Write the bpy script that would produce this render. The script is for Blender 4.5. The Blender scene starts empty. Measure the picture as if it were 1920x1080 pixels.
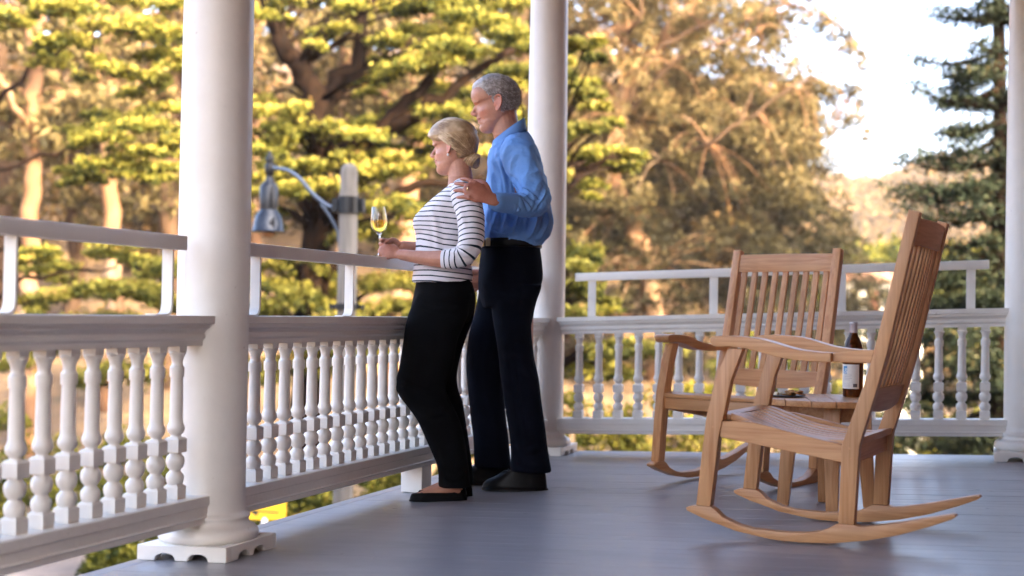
import bpy, bmesh, math, random
import numpy as np
from mathutils import Vector, Matrix, noise
R = math.radians
random.seed(7); rng = np.random.default_rng(7)
SC = bpy.context.scene
COL = SC.collection

# ------------------------------------------------------------------ camera
CAM = np.array([2.3578, -7.4634, .7907])
FW = np.array([-.32373, .94598, .01806]); RT = np.array([.94610, .32345, .01670]); UP = np.array([-.00995, -.02250, .99970])
FPX = 2592.2
cd = bpy.data.cameras.new('camera'); cam = bpy.data.objects.new('camera', cd); COL.objects.link(cam)
cam.matrix_world = Matrix(((RT[0], UP[0], -FW[0], CAM[0]), (RT[1], UP[1], -FW[1], CAM[1]), (RT[2], UP[2], -FW[2], CAM[2]), (0, 0, 0, 1)))
cd.sensor_width = 36; cd.lens = FPX / 1920 * 36; cd.clip_start = .05; cd.clip_end = 3000
cd.dof.use_dof = True; cd.dof.focus_distance = 5.3; cd.dof.aperture_fstop = 2.0; cd.dof.aperture_blades = 0
SC.camera = cam

# ------------------------------------------------------------------ world, sun, exposure
SUN_DIR = Vector((.80, -.46, .40)).normalized()      # towards the sun: over the house, behind and right of the camera
el = math.asin(SUN_DIR.z); az = math.atan2(SUN_DIR.x, SUN_DIR.y)
w = bpy.data.worlds.new('World'); SC.world = w; w.use_nodes = True
nt = w.node_tree; nt.nodes.clear()
sky = nt.nodes.new('ShaderNodeTexSky'); sky.sky_type = 'NISHITA'; sky.sun_disc = False
sky.sun_elevation = el; sky.sun_rotation = az; sky.air_density = .6; sky.dust_density = 6.0; sky.ozone_density = .7
bg = nt.nodes.new('ShaderNodeBackground'); bg.inputs['Strength'].default_value = .15
out = nt.nodes.new('ShaderNodeOutputWorld')
nt.links.new(sky.outputs[0], bg.inputs[0]); nt.links.new(bg.outputs[0], out.inputs[0])
sd = bpy.data.lights.new('sun', 'SUN'); sd.energy = 2.3; sd.angle = R(.53); sd.color = (1, .77, .43)
sun = bpy.data.objects.new('sun', sd); COL.objects.link(sun)
sun.rotation_euler = (-SUN_DIR).to_track_quat('-Z', 'Y').to_euler()
SC.view_settings.view_transform = 'Standard'; SC.view_settings.look = 'None'
SC.view_settings.gamma = 1; SC.view_settings.use_curve_mapping = False; SC.view_settings.exposure = 3.85
SC.cycles.max_bounces = 8; SC.cycles.diffuse_bounces = 4; SC.cycles.glossy_bounces = 3
SC.cycles.transmission_bounces = 8; SC.cycles.transparent_max_bounces = 8
SC.cycles.sample_clamp_indirect = 6; SC.cycles.caustics_reflective = False; SC.cycles.caustics_refractive = False
SC.cycles.use_denoising = True

# ------------------------------------------------------------------ helpers
SL = .0374                                            # the porch floor falls gently towards the rail (-x)
def dz(x): return SL * x
def at(u, v, d):                                      # layout helper: a place seen in direction u, v at depth d
    p = CAM + d * (FW + RT * (u - 960) / FPX + UP * (540 - v) / FPX); return Vector(p)

def tag(o, label=None, cat=None, group=None, kind=None):
    if label: o['label'] = label
    if cat: o['category'] = cat
    if group: o['group'] = group
    if kind: o['kind'] = kind
    return o
def empty(name, loc=(0, 0, 0), rz=0):
    o = bpy.data.objects.new(name, None); COL.objects.link(o); o.location = loc; o.rotation_euler = (0, 0, rz)
    o.empty_display_size = .1; return o
def put(name, me, mat=None, parent=None, loc=None, rot=None):
    o = bpy.data.objects.new(name, me); COL.objects.link(o)
    if mat is not None and len(me.materials) == 0: me.materials.append(mat)
    if parent: o.parent = parent
    if loc is not None: o.location = loc
    if rot is not None: o.rotation_euler = rot
    return o
class MB:
    """collects geometry for one mesh"""
    def __init__(s): s.v = []; s.f = []; s.m = []
    def add(s, v, f, m=0):
        n = len(s.v); s.v += [tuple(p) for p in v]; s.f += [tuple(n + i for i in q) for q in f]; s.m += [m] * len(f); return s
    def box(s, lo, hi, m=0):
        x0, y0, z0 = lo; x1, y1, z1 = hi
        v = [(x0, y0, z0), (x1, y0, z0), (x1, y1, z0), (x0, y1, z0), (x0, y0, z1), (x1, y0, z1), (x1, y1, z1), (x0, y1, z1)]
        return s.add(v, [(0, 3, 2, 1), (4, 5, 6, 7), (0, 1, 5, 4), (1, 2, 6, 5), (2, 3, 7, 6), (3, 0, 4, 7)], m)
    def prism(s, poly, a, b, axis='y', m=0):
        """poly of 2-D points swept from a to b along axis"""
        n = len(poly)
        def P(p, t): return {'y': (p[0], t, p[1]), 'x': (t, p[0], p[1]), 'z': (p[0], p[1], t)}[axis]
        v = [P(p, a) for p in poly] + [P(p, b) for p in poly]
        f = [tuple(range(n)), tuple(range(2 * n - 1, n - 1, -1))] + [(i, i + n, (i + 1) % n + n, (i + 1) % n) for i in range(n)]
        return s.add(v, f, m)
    def lathe(s, prof, n=24, c=(0, 0, 0), m=0, cap=True):
        v = []; f = []
        for r, z in prof:
            for k in range(n):
                a = 2 * math.pi * k / n; v.append((c[0] + r * math.cos(a), c[1] + r * math.sin(a), c[2] + z))
        for i in range(len(prof) - 1):
            for k in range(n):
                k2 = (k + 1) % n; f.append((i * n + k, i * n + k2, (i + 1) * n + k2, (i + 1) * n + k))
        if cap:
            f.append(tuple(range(n - 1, -1, -1))); f.append(tuple((len(prof) - 1) * n + k for k in range(n)))
        return s.add(v, f, m)
    def tube(s, pts, rad, n=10, m=0, caps=True, aspect=None, hint=(0, 0, 1)):
        v, f = tube_geo(pts, rad, n, caps, aspect, hint); return s.add(v, f, m)
    def mesh(s, name, smooth=False, mats=None, recalc=True, angle=None):
        me = bpy.data.meshes.new(name); me.from_pydata(s.v, [], s.f)
        if mats:
            for q in mats: me.materials.append(q)
            me.polygons.foreach_set('material_index', s.m)
        if recalc:
            bm = bmesh.new(); bm.from_mesh(me); bmesh.ops.recalc_face_normals(bm, faces=bm.faces); bm.to_mesh(me); bm.free()
        if smooth:
            me.polygons.foreach_set('use_smooth', [True] * len(me.polygons))
            if angle: me.set_sharp_from_angle(angle=R(angle))
        me.update(); return me
def bev(me, w, seg=2, ang=35):
    bm = bmesh.new(); bm.from_mesh(me)
    es = [e for e in bm.edges if len(e.link_faces) == 2 and e.calc_face_angle(0) > R(ang)]
    bmesh.ops.bevel(bm, geom=es, offset=w, offset_type='OFFSET', segments=seg, profile=.6, affect='EDGES', clamp_overlap=True)
    bm.to_mesh(me); bm.free(); me.polygons.foreach_set('use_smooth', [True] * len(me.polygons)); me.set_sharp_from_angle(angle=R(40)); me.update(); return me
def catmull(pts, k=6):
    P = np.array(pts, float)
    if len(P) < 3: return P
    Q = np.vstack([2 * P[0] - P[1], P, 2 * P[-1] - P[-2]]); o = []
    for i in range(1, len(Q) - 2):
        for t in np.linspace(0, 1, k, endpoint=False):
            a, b, c, d = Q[i - 1], Q[i], Q[i + 1], Q[i + 2]
            o.append(.5 * ((2 * b) + (c - a) * t + (2 * a - 5 * b + 4 * c - d) * t * t + (3 * b - a - 3 * c + d) * t ** 3))
    o.append(Q[-2]); return np.array(o)
def tube_geo(pts, rad, n=10, caps=True, aspect=None, hint=(0, 0, 1)):
    P = np.array(pts, float); m = len(P); rad = np.broadcast_to(np.array(rad, float), (m,))
    asp = np.broadcast_to(np.array(1. if aspect is None else aspect, float), (m,))
    T = np.gradient(P, axis=0); T /= np.linalg.norm(T, axis=1)[:, None] + 1e-12
    h = np.array(hint, float); 
    if abs(T[0] @ h) > .93 * np.linalg.norm(h): h = np.array((1., .2, 0))
    N = h - T[0] * (h @ T[0]); N /= np.linalg.norm(N); v = []
    if caps:   # rounded ends
        ex = []
        for (idx, sg) in ((0, -1), (m - 1, 1)):
            ex.append([(P[idx] + sg * T[idx] * rad[idx] * math.sin(a), rad[idx] * math.cos(a), asp[idx], idx) for a in (R(35), R(65), R(86))])
        seq = [e for e in reversed(ex[0])] + [(P[i], rad[i], asp[i], i) for i in range(m)] + ex[1]
    else: seq = [(P[i], rad[i], asp[i], i) for i in range(m)]
    Ns = [N]
    for i in range(1, m):
        N = Ns[-1] - T[i] * (Ns[-1] @ T[i]); N /= np.linalg.norm(N); Ns.append(N)
    for p, r, a_, i in seq:
        B = np.cross(T[i], Ns[i])
        for k in range(n):
            a = 2 * math.pi * k / n; v.append(p + r * (Ns[i] * math.cos(a) + B * math.sin(a) * a_))
    f = []; M = len(seq)
    for i in range(M - 1):
        for k in range(n):
            k2 = (k + 1) % n; f.append((i * n + k, i * n + k2, (i + 1) * n + k2, (i + 1) * n + k))
    f.append(tuple(range(n - 1, -1, -1))); f.append(tuple((M - 1) * n + k for k in range(n)))
    return v, f

# ------------------------------------------------------------------ materials
def mat(name, col=(.8, .8, .8), rough=.5, metal=0, spec=.5):
    m = bpy.data.materials.new(name); m.use_nodes = True; b = m.node_tree.nodes['Principled BSDF']
    b.inputs['Base Color'].default_value = (*col, 1); b.inputs['Roughness'].default_value = rough
    b.inputs['Metallic'].default_value = metal; b.inputs['Specular IOR Level'].default_value = spec
    return m, m.node_tree, b
def N(nt, t, **k):
    n = nt.nodes.new('ShaderNode' + t)
    for a, b in k.items():
        if a in n.inputs: n.inputs[a].default_value = b
        else: setattr(n, a, b)
    return n
def ramp(nt, stops, interp='LINEAR'):
    r = nt.nodes.new('ShaderNodeValToRGB'); r.color_ramp.interpolation = interp; e = r.color_ramp.elements
    while len(e) < len(stops): e.new(.5)
    for q, (p, c) in zip(e, stops): q.position = p; q.color = (*c, 1) if len(c) == 3 else c
    return r
def bump(nt, b, src, strength, dist):
    n = N(nt, 'Bump', Strength=strength, Distance=dist); nt.links.new(src, n.inputs['Height']); nt.links.new(n.outputs[0], b.inputs['Normal']); return n
def coords(nt, scale=(1, 1, 1), kind='Object', rot=(0, 0, 0)):
    c = N(nt, 'TexCoord'); m = N(nt, 'Mapping'); m.inputs['Scale'].default_value = scale; m.inputs['Rotation'].default_value = rot
    nt.links.new(c.outputs[kind], m.inputs['Vector']); return m.outputs[0]

def noisy(name, c0, c1, scale=8, rough=.5, bs=.15, bd=.004, detail=6, metal=0, stretch=(1, 1, 1), c2=None, spec=.5, bscale=None):
    m, nt, b = mat(name, c0, rough, metal, spec); v = coords(nt, stretch)
    n = N(nt, 'TexNoise', Scale=scale, Detail=detail, Roughness=.6); nt.links.new(v, n.inputs['Vector'])
    st = [(.35, c0), (.65, c1)] if c2 is None else [(.3, c0), (.5, c1), (.72, c2)]
    r = ramp(nt, st); nt.links.new(n.outputs[0], r.inputs[0]); nt.links.new(r.outputs[0], b.inputs['Base Color'])
    if bs:
        src = n.outputs[0]
        if bscale:
            n2 = N(nt, 'TexNoise', Scale=bscale, Detail=4); nt.links.new(v, n2.inputs['Vector']); src = n2.outputs[0]
        bump(nt, b, src, bs, bd)
    return m
def paint_white():
    m, nt, b = mat('white_paint', (.8, .8, .79), .38); v = coords(nt)
    n = N(nt, 'TexNoise', Scale=2.3, Detail=7, Roughness=.65); nt.links.new(v, n.inputs['Vector'])
    r = ramp(nt, [(.3, (.69, .66, .60)), (.6, (.79, .76, .70))]); nt.links.new(n.outputs[0], r.inputs[0])
    # small chips and grime
    g = N(nt, 'TexNoise', Scale=38, Detail=3); nt.links.new(v, g.inputs['Vector'])
    rg = ramp(nt, [(.72, (0, 0, 0)), (.77, (.8, .8, .8))]); nt.links.new(g.outputs[0], rg.inputs[0])
    mx = N(nt, 'MixRGB'); mx.inputs[2].default_value = (.46, .42, .37, 1); nt.links.new(rg.outputs[0], mx.inputs[0]); nt.links.new(r.outputs[0], mx.inputs[1])
    nt.links.new(mx.outputs[0], b.inputs['Base Color'])
    n2 = N(nt, 'TexNoise', Scale=55, Detail=4); nt.links.new(v, n2.inputs['Vector']); bump(nt, b, n2.outputs[0], .34, .0026)
    rr = ramp(nt, [(.3, (.3,) * 3), (.7, (.48,) * 3)]); nt.links.new(n.outputs[0], rr.inputs[0]); nt.links.new(rr.outputs[0], b.inputs['Roughness'])
    return m
WHITE = paint_white()
def floor_paint():
    m, nt, b = mat('grey_floor_paint', (.27, .29, .34), .3); v = coords(nt, (1, 6, 1))
    n = N(nt, 'TexNoise', Scale=1.2, Detail=8, Roughness=.62); nt.links.new(v, n.inputs['Vector'])
    r = ramp(nt, [(.3, (.21, .207, .225)), (.5, (.255, .25, .268)), (.75, (.30, .292, .30))]); nt.links.new(n.outputs[0], r.inputs[0])
    g = N(nt, 'TexNoise', Scale=3.1, Detail=9, Roughness=.7); v2 = coords(nt, (1, 2.2, 1)); nt.links.new(v2, g.inputs['Vector'])
    rg = ramp(nt, [(.56, (0, 0, 0)), (.72, (.6, .6, .6))]); nt.links.new(g.outputs[0], rg.inputs[0])
    mx = N(nt, 'MixRGB'); mx.inputs[2].default_value = (.19, .18, .175, 1); nt.links.new(rg.outputs[0], mx.inputs[0]); nt.links.new(r.outputs[0], mx.inputs[1])
    nt.links.new(mx.outputs[0], b.inputs['Base Color'])
    rr = ramp(nt, [(.3, (.27,) * 3), (.7, (.36,) * 3)]); nt.links.new(g.outputs[0], rr.inputs[0]); nt.links.new(rr.outputs[0], b.inputs['Roughness'])
    n2 = N(nt, 'TexNoise', Scale=9, Detail=6); v3 = coords(nt, (1, 5, 1)); nt.links.new(v3, n2.inputs['Vector']); bump(nt, b, n2.outputs[0], .13, .003)
    return m
FLOOR = floor_paint()
def wood(name, axis, tone=1.0):
    st = {'x': (1.6, 42, 42), 'y': (42, 1.6, 42), 'z': (42, 42, 1.6)}[axis]
    m, nt, b = mat(name, (.4, .22, .1), .42); v = coords(nt, st)
    wv = N(nt, 'TexNoise', Scale=2.0, Detail=5, Roughness=.55, Distortion=.6); nt.links.new(v, wv.inputs['Vector'])
    r = ramp(nt, [(.28, tuple(tone * c for c in (.49, .205, .074))), (.46, tuple(tone * c for c in (.57, .285, .118))), (.62, tuple(tone * c for c in (.65, .350, .158))), (.8, tuple(tone * c for c in (.54, .240, .086)))])
    nt.links.new(wv.outputs[0], r.inputs[0])
    big = N(nt, 'TexNoise', Scale=2.2, Detail=2); v2 = coords(nt, (1.5, 1.5, 1.5)); nt.links.new(v2, big.inputs['Vector'])
    info = N(nt, 'ObjectInfo'); add = N(nt, 'Math', operation='ADD'); nt.links.new(big.outputs[0], add.inputs[0])
    ml = N(nt, 'Math', operation='MULTIPLY'); ml.inputs[1].default_value = .35; nt.links.new(info.outputs['Random'], ml.inputs[0]); nt.links.new(ml.outputs[0], add.inputs[1])
    rb = ramp(nt, [(.4, (.78, .76, .72)), (.85, (1.08, 1.04, 1.0))]); nt.links.new(add.outputs[0], rb.inputs[0])
    mx = N(nt, 'MixRGB', blend_type='MULTIPLY'); mx.inputs[0].default_value = 1; nt.links.new(r.outputs[0], mx.inputs[1]); nt.links.new(rb.outputs[0], mx.inputs[2])
    nt.links.new(mx.outputs[0], b.inputs['Base Color']); bump(nt, b, wv.outputs[0], .18, .0015)
    return m
WOODX, WOODY, WOODZ = wood('teak_grain_lengthwise', 'x'), wood('teak_grain_crosswise', 'y'), wood('teak_grain_upright', 'z')

# ================================================================== THE PORCH
def deck():
    m = MB(); y = .150; bw = .0826; k = 0
    x0, x1 = -.112, 4.6
    while y > -8.6:
        ya, yb = y - bw + .0016, y
        j = random.uniform(-.0003, .0003)
        v = [(x0, ya, dz(x0) + j), (x1, ya, dz(x1) + j), (x1, yb, dz(x1) + j), (x0, yb, dz(x0) + j)]
        lo = [(p[0], p[1], p[2] - .024) for p in v]
        m.add(v + lo, [(0, 1, 2, 3), (7, 6, 5, 4), (0, 4, 5, 1), (1, 5, 6, 2), (2, 6, 7, 3), (3, 7, 4, 0)])
        y -= bw
    tag(put('porch_floor', m.mesh('porch_floor'), FLOOR), kind='structure')
    # border boards along both edges and the skirt under them
    m = MB(); m.add([(-.170, -8.7, dz(-.17) + .001), (-.114, -8.7, dz(-.114) + .001), (-.114, .150, dz(-.114) + .001), (-.170, .150, dz(-.17) + .001),
                     (-.170, -8.7, -.04), (-.114, -8.7, -.04), (-.114, .150, -.04), (-.170, .150, -.04)],
                    [(0, 1, 2, 3), (7, 6, 5, 4), (0, 4, 5, 1), (1, 5, 6, 2), (2, 6, 7, 3), (3, 7, 4, 0)])
    m.add([(-.170, .1515, dz(-.17) + .001), (4.6, .1515, dz(4.6) + .001), (4.6, .19, dz(4.6) + .001), (-.170, .19, dz(-.17) + .001),
           (-.170, .1515, dz(-.17) - .04), (4.6, .1515, dz(4.6) - .04), (4.6, .19, dz(4.6) - .04), (-.170, .19, dz(-.17) - .04)],
          [(0, 1, 2, 3), (7, 6, 5, 4), (0, 4, 5, 1), (1, 5, 6, 2), (2, 6, 7, 3), (3, 7, 4, 0)])
    tag(put('porch_floor_edge', bev(m.mesh('porch_floor_edge'), .004, 2), FLOOR), kind='structure')
    m = MB(); m.box((-.14, -8.7, -3.3), (-.11, .12, -.045)); m.box((-.11, .12, -3.3), (4.6, .15, -.045))
    tag(put('porch_skirt', m.mesh('porch_skirt'), WHITE), kind='structure')
deck()

def house():
    """the building the porch belongs to: right of and behind the camera, it shades the porch"""
    SID = noisy('house_siding_paint', (.20, .080, .040), (.25, .105, .055), 3, .6)
    h = empty('house', (3.55, -3.2, 0)); tag(h, 'large house wall beside the porch, brown clapboards under the porch roof', 'house')
    m = MB(); m.box((0.03, -6.2, -3.3), (9, 7.2, 9.2)); put('wall_core', m.mesh('wall_core'), SID, h)
    m = MB(); m.box((-1.5, -6.6, -3.3), (0.0295, -6.2, 3.05)); put('light_block_wall', m.mesh('light_block_wall'), SID, h)  # added unseen wall behind the camera, keeps rear light off the house-facing sides
    bd = MB(); bd.add([(.03, -6.2, 0), (.03, 7.2, 0), (.03, 7.2, .14), (.03, -6.2, .14), (.004, -6.2, 0), (.004, 7.2, 0), (.018, 7.2, .14), (.018, -6.2, .14)],
                      [(4, 5, 6, 7), (0, 1, 5, 4), (3, 7, 6, 2), (0, 4, 7, 3), (1, 2, 6, 5)])
    bm_ = bd.mesh('clapboard'); z = .14
    while z < 2.9: put('clapboard', bm_, SID, h, (0, 0, z)); z += .1415
    rf = MB(); rf.prism([(-.5, 9.2), (9.5, 9.2), (4.5, 11.6)], -6.7, 7.7, 'y')
    put('roof', rf.mesh('roof'), noisy('roof_shingle', (.05, .045, .04), (.09, .08, .07), 12, .8), h)
    # porch ceiling, beams
    CE = noisy('fir_ceiling', (.22, .10, .045), (.30, .145, .07), 2, .5, .05)
    p = empty('porch_roof', (0, 0, 2.922)); tag(p, 'flat porch roof carried by the white round columns', 'roof')
    m = MB(); x = -.4
    while x < 3.5: m.box((x + .002, -8.3, .101), (x + .098, .45, .13)); x += .1
    put('ceiling_boards', m.mesh('ceiling_boards'), CE, p)
    m = MB(); m.box((-.55, -8.4, .132), (3.57, .55, .20)); put('roof_deck', m.mesh('roof_deck'), WHITE, p)
    m = MB(); m.box((-.14, -8.3, -.12), (.14, -.141, .10)); m.box((-.14, -.14, -.12), (3.5, .14, .099)); put('beam', bev(m.mesh('beam'), .01), WHITE, p)
house()

# ---- columns
def column(x, y, label):
    c = empty('round_column', (x, y, 0)); tag(c, label, 'column', 'white round porch columns')
    r = .115; zb = dz(x); n = 64
    prof = [(.152, .050), (.158, .058), (.160, .070), (.157, .083), (.148, .094), (.138, .097), (.131, .103), (.1265, .112), (.128, .120), (.132, .124), (.131, .131), (.122, .136), (.1175, .146), (.1155, .165)]
    m = MB(); m.lathe([(a, b + zb) for a, b in prof], n); put('base_ring', m.mesh('base_ring', True, angle=60), WHITE, c)
    sh = []
    for k in range(40):
        t = k / 39; z = zb + .165 + t * (2.57 - .165 - zb); rr = r - .010 * max(0, (t - .3) / .7) ** 1.6
        sh.append((rr, z))
    m = MB(); m.lathe(sh, n); put('shaft', m.mesh('shaft', True, angle=60), WHITE, c)
    if y < -1:
        m = MB(); ww = [(-.0365 + .0012 * math.sin(k * 1.7) + .0008 * math.sin(k * 4.1), 0, .8 + k * .09) for k in range(20)]; m.add(*tube_geo([(q[0], -math.sqrt(max(0, (r - .010 * max(0, ((q[2] - .165) / 2.4 - .3) / .7) ** 1.6) ** 2 - q[0] ** 2)) + .0004, q[2]) for q in ww], .0013, 5)); put('paint_seam', m.mesh('paint_seam', True), WHITE, c)
    m = MB(); m.lathe([(.105, 2.57), (.109, 2.574), (.1125, 2.582), (.113, 2.590), (.110, 2.598), (.105, 2.602), (.105, 2.70), (.118, 2.72), (.135, 2.735), (.14, 2.755)], n)
    m.box((-.15, -.15, 2.7552), (.15, .15, 2.80)); put('capital', m.mesh('capital', True, angle=40), WHITE, c)
    # plinth with ventilation notches
    p = .1595; H = .049; m = MB()
    def side(a0, a1, fn, zfn):
        L = a1 - a0; poly = [(a0, 0)]
        for cx in (a0 + L * .315, a0 + L * .685):
            for q in range(9):
                an = math.pi - math.pi * q / 8; poly.append((cx + .036 * math.cos(an), .024 * math.sin(an) ** .7 + (.0008 if q in (0, 8) else 0)))
        poly += [(a1, 0), (a1, H), (a0, H)]
        v = [fn(a, 0, z + zfn(a)) for a, z in poly] + [fn(a, 1, z + zfn(a)) for a, z in poly]; k = len(poly)
        m.add(v, [tuple(range(k)), tuple(range(2 * k - 1, k - 1, -1))] + [(i, i + k, (i + 1) % k + k, (i + 1) % k) for i in range(k)])
    t = .03
    side(-p, p, lambda a, d, z: (a, -p + d * t, z), lambda a: zb + SL * a)
    side(-p, p, lambda a, d, z: (a, p - d * t, z), lambda a: zb + SL * a)
    side(-p + t + .0005, p - t - .0005, lambda a, d, z: (-p + d * t, a, z), lambda a: zb - SL * p)
    side(-p + t + .0005, p - t - .0005, lambda a, d, z: (p - d * t, a, z), lambda a: zb + SL * p)
    m.box((-p + t, -p + t, zb + .03), (p - t, p - t, zb + H - .0005))
    m.lathe([(.150, zb + H - .003), (.152, zb + .0505)], 48)
    put('plinth', bev(m.mesh('plinth'), .0022, 1, 50), WHITE, c)
    return c
column(0, -3.551, 'near white column rising from a notched plinth at the left of the picture')
column(0, 0, 'white corner column directly behind the man in the blue shirt')
column(2.5676, 0, 'far white column cut by the right edge of the picture, behind the chairs')

# ---- balusters
def baluster_mesh():
    m = MB(); T = .69
    def z(y): return T - (y - 80) * .00052
    def blk(z0, z1, w=.0245, ch=.004):
        for (a, b, ra, rb) in ((z0, z0 + ch * .6, w - .001, w), (z0 + ch * .6, z1 - ch, w, w), (z1 - ch, z1, w, w - ch)):
            v = [(sx * ra, sy * ra, a) for sx, sy in ((-1, -1), (1, -1), (1, 1), (-1, 1))] + [(sx * rb, sy * rb, b) for sx, sy in ((-1, -1), (1, -1), (1, 1), (-1, 1))]
            m.add(v, [(0, 1, 5, 4), (1, 2, 6, 5), (2, 3, 7, 6), (3, 0, 4, 7)] + ([(3, 2, 1, 0)] if a == z0 else []) + ([(4, 5, 6, 7)] if b == z1 else []))
    blk(z(1018) - .0, z(928), .025, .010); blk(z(745), z(655), .0247, .0065)
    # square neck under the rail
    v = [(sx * .0205, sy * .0205, z(150)) for sx, sy in ((-1, -1), (1, -1), (1, 1), (-1, 1))] + [(sx * .0205, sy * .0205, z(76)) for sx, sy in ((-1, -1), (1, -1), (1, 1), (-1, 1))]
    m.add(v, [(0, 1, 5, 4), (1, 2, 6, 5), (2, 3, 7, 6), (3, 0, 4, 7), (3, 2, 1, 0), (4, 5, 6, 7)])
    P = [(937, .019), (930, .0235), (912, .0265), (893, .0278), (875, .0255), (862, .0195), (853, .0165), (845, .0175), (835, .0235), (815, .0275), (793, .0288), (772, .0265), (757, .020), (745, .0180)]
    m.lathe([(r, z(y)) for y, r in P], 18)
    P = [(662, .0175), (655, .019), (648, .0155), (640, .0165), (628, .0235), (608, .0275), (590, .0265), (572, .0225), (556, .0205), (540, .0205), (430, .0202), (300, .0185), (299, .0222), (262, .0228), (240, .0222), (236, .0195), (222, .0168), (205, .0172), (185, .0195), (168, .0235), (160, .0262), (152, .0262), (146, .0215)]
    m.lathe([(r, z(y)) for y, r in P], 18)
    return m.mesh('baluster', True, angle=38)
BAL = baluster_mesh(); BAL.materials.append(WHITE)
CAPP = [(-.065, .766), (.065, .766), (.065, .742), (.052, .739), (.052, .728), (.042, .722), (.036, .712), (.0395, .706), (.0395, .696), (.032, .688), (.032, .672)]
CAPP = [(-a, b) for a, b in reversed(CAPP[2:])] + CAPP           # symmetrical moulding
BOTP = [(.058, .202), (.061, .1995), (.061, .172), (.0565, .1695), (.0565, .141), (.0600, .1385), (.0612, .1365), (.0600, .134), (.0572, .132), (.0572, .119), (.055, .116)]
BOTP = [(-a, b) for a, b in reversed(BOTP)] + BOTP
def sweep(prof, a, b, along):
    """sweep (offset, height) profile along the rail line; along='y' on x=0 or 'x' on y=0 (height follows the deck fall)"""
    m = MB(); k = len(prof)
    if along == 'y': v = [(p[0], a, p[1]) for p in prof] + [(p[0], b, p[1]) for p in prof]
    else: v = [(a, -p[0], p[1] + dz(a)) for p in prof] + [(b, -p[0], p[1] + dz(b)) for p in prof]
    m.add(v, [tuple(range(k)), tuple(range(2 * k - 1, k - 1, -1))] + [(i, i + k, (i + 1) % k + k, (i + 1) % k) for i in range(k)])
    return m
def railing(label, a, b, along, first, pitch, hand, brackets, feet, bend):
    r = empty('porch_railing'); tag(r, label, 'railing', 'white porch railings')
    put('top_rail', sweep(CAPP, a, b, along).mesh('top_rail'), WHITE, r)
    put('bottom_rail', sweep(BOTP, a, b, along).mesh('bottom_rail'), WHITE, r)
    t = first
    while t < b - .115:
        if t > a + .02:
            o = put('baluster', BAL, None, r, (0, t, -.0) if along == 'y' else (t, 0, dz(t)))
            o.rotation_euler = (0, 0, random.choice((0, 1, 2, 3)) * R(90) + R(random.uniform(-1.2, 1.2)))
        t += pitch
    # raised hand rail on bent flat brackets
    h0, h1 = hand; HP = [(-.019, .9675), (.019, .9675), (.019, 1.0125), (-.019, 1.0125)]
    put('hand_rail', bev(sweep(HP, h0, h1, along).mesh('hand_rail'), .004, 2), WHITE, r)
    for q in brackets:
        sgn = -1 if q in bend else 1; m = MB(); w2 = .0225
        if along == 'y':       # strap seen edge on: vertical, then bent along the rail
            th = .009
            path = [(0, .9672), (0, .80), (.004, .783), (.012, .774), (.024, .7703), (.085, .7703)]
            L_ = [(q + sgn * p, z) for p, z in path]
            outer = [(q - sgn * th, .9672), (q - sgn * th, .798), (q - sgn * (th * .5), .778), (q + sgn * .006, .7675), (q + sgn * .022, .7663), (q + sgn * .085, .7663)]
            poly = L_ + outer[::-1]; m.prism(poly, -.019, .019, 'x')
        else:
            poly = [(q - w2, .7662 + dz(q)), (q + w2, .7662 + dz(q)), (q + w2, .9672 + dz(q)), (q - w2, .9672 + dz(q))]
            m.prism(poly, -.006, .003, 'y'); m.box((q - w2 + .001, .0032, .7664 + dz(q)), (q + w2 - .001, .055, .772 + dz(q)))
        put('bracket', bev(m.mesh('bracket'), .0012, 1), WHITE, r)
    for q in feet:
        m = MB()
        if along == 'y': m.box((-.05, q - .055, dz(0) + .001), (.05, q + .055, .1158))
        else: m.box((q - .05, -.05, dz(q) + .001), (q + .05, .05, dz(q) + .1158))
        put('foot_block', bev(m.mesh('foot_block'), .003, 1), WHITE, r)
    return r
railing('near railing left of the near column, cut by the left picture edge', -7.2, -3.57, 'y', -4.499 - .1065 * 25, .1065, (-7.2, -3.738), (-3.82, -4.539, -5.26, -5.98), (-5.4,), (-4.539, -5.98, -3.82, -5.26))
railing('railing the couple lean on, between near column and corner column', -3.44, -.02, 'y', -3.272, .1065, (-3.37, -.16), (-3.283, -2.546, -1.8, -1.05, -.3), (-1.83,), (-3.283, -2.546, -1.8, -1.05, -.3))
railing('far railing behind the two rocking chairs', .07, 2.497, 'x', .21, .1133, (.182, 2.377), (.278, .963, 1.642, 2.289), (), ())

# ================================================================== CHAIRS, TABLE
def strip(path, th, y0, y1, mesh_name, axis='y', bw=.003):
    """a board following a path in the (x,z) plane, thickness th below the path"""
    P = np.array(path, float); T = np.gradient(P, axis=0); T /= np.linalg.norm(T, axis=1)[:, None]; Nn = np.stack([-T[:, 1], T[:, 0]], 1)
    Q = P - Nn * th * np.sign(Nn[:, 1:2]); poly = [tuple(p) for p in P] + [tuple(q) for q in Q[::-1]]
    m = MB(); n = len(P); v = [(p[0], y0, p[1]) for p in P] + [(q[0], y0, q[1]) for q in Q] + [(p[0], y1, p[1]) for p in P] + [(q[0], y1, q[1]) for q in Q]
    f = []
    for i in range(n - 1):
        f += [(i, i + 1, 2 * n + i + 1, 2 * n + i), (n + i, 3 * n + i, 3 * n + i + 1, n + i + 1), (i, n + i, n + i + 1, i + 1), (2 * n + i, 2 * n + i + 1, 3 * n + i + 1, 3 * n + i)]
    f += [(0, 2 * n, 3 * n, n), (n - 1, 2 * n - 1, 4 * n - 1, 3 * n - 1)]
    m.add(v, f); return bev(m.mesh(mesh_name), bw, 2, 50)
def poly_smooth(pts, k=4): return [tuple(p) for p in catmull(pts, k)]
CW = .262                       # half width to the middle of each side frame
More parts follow.
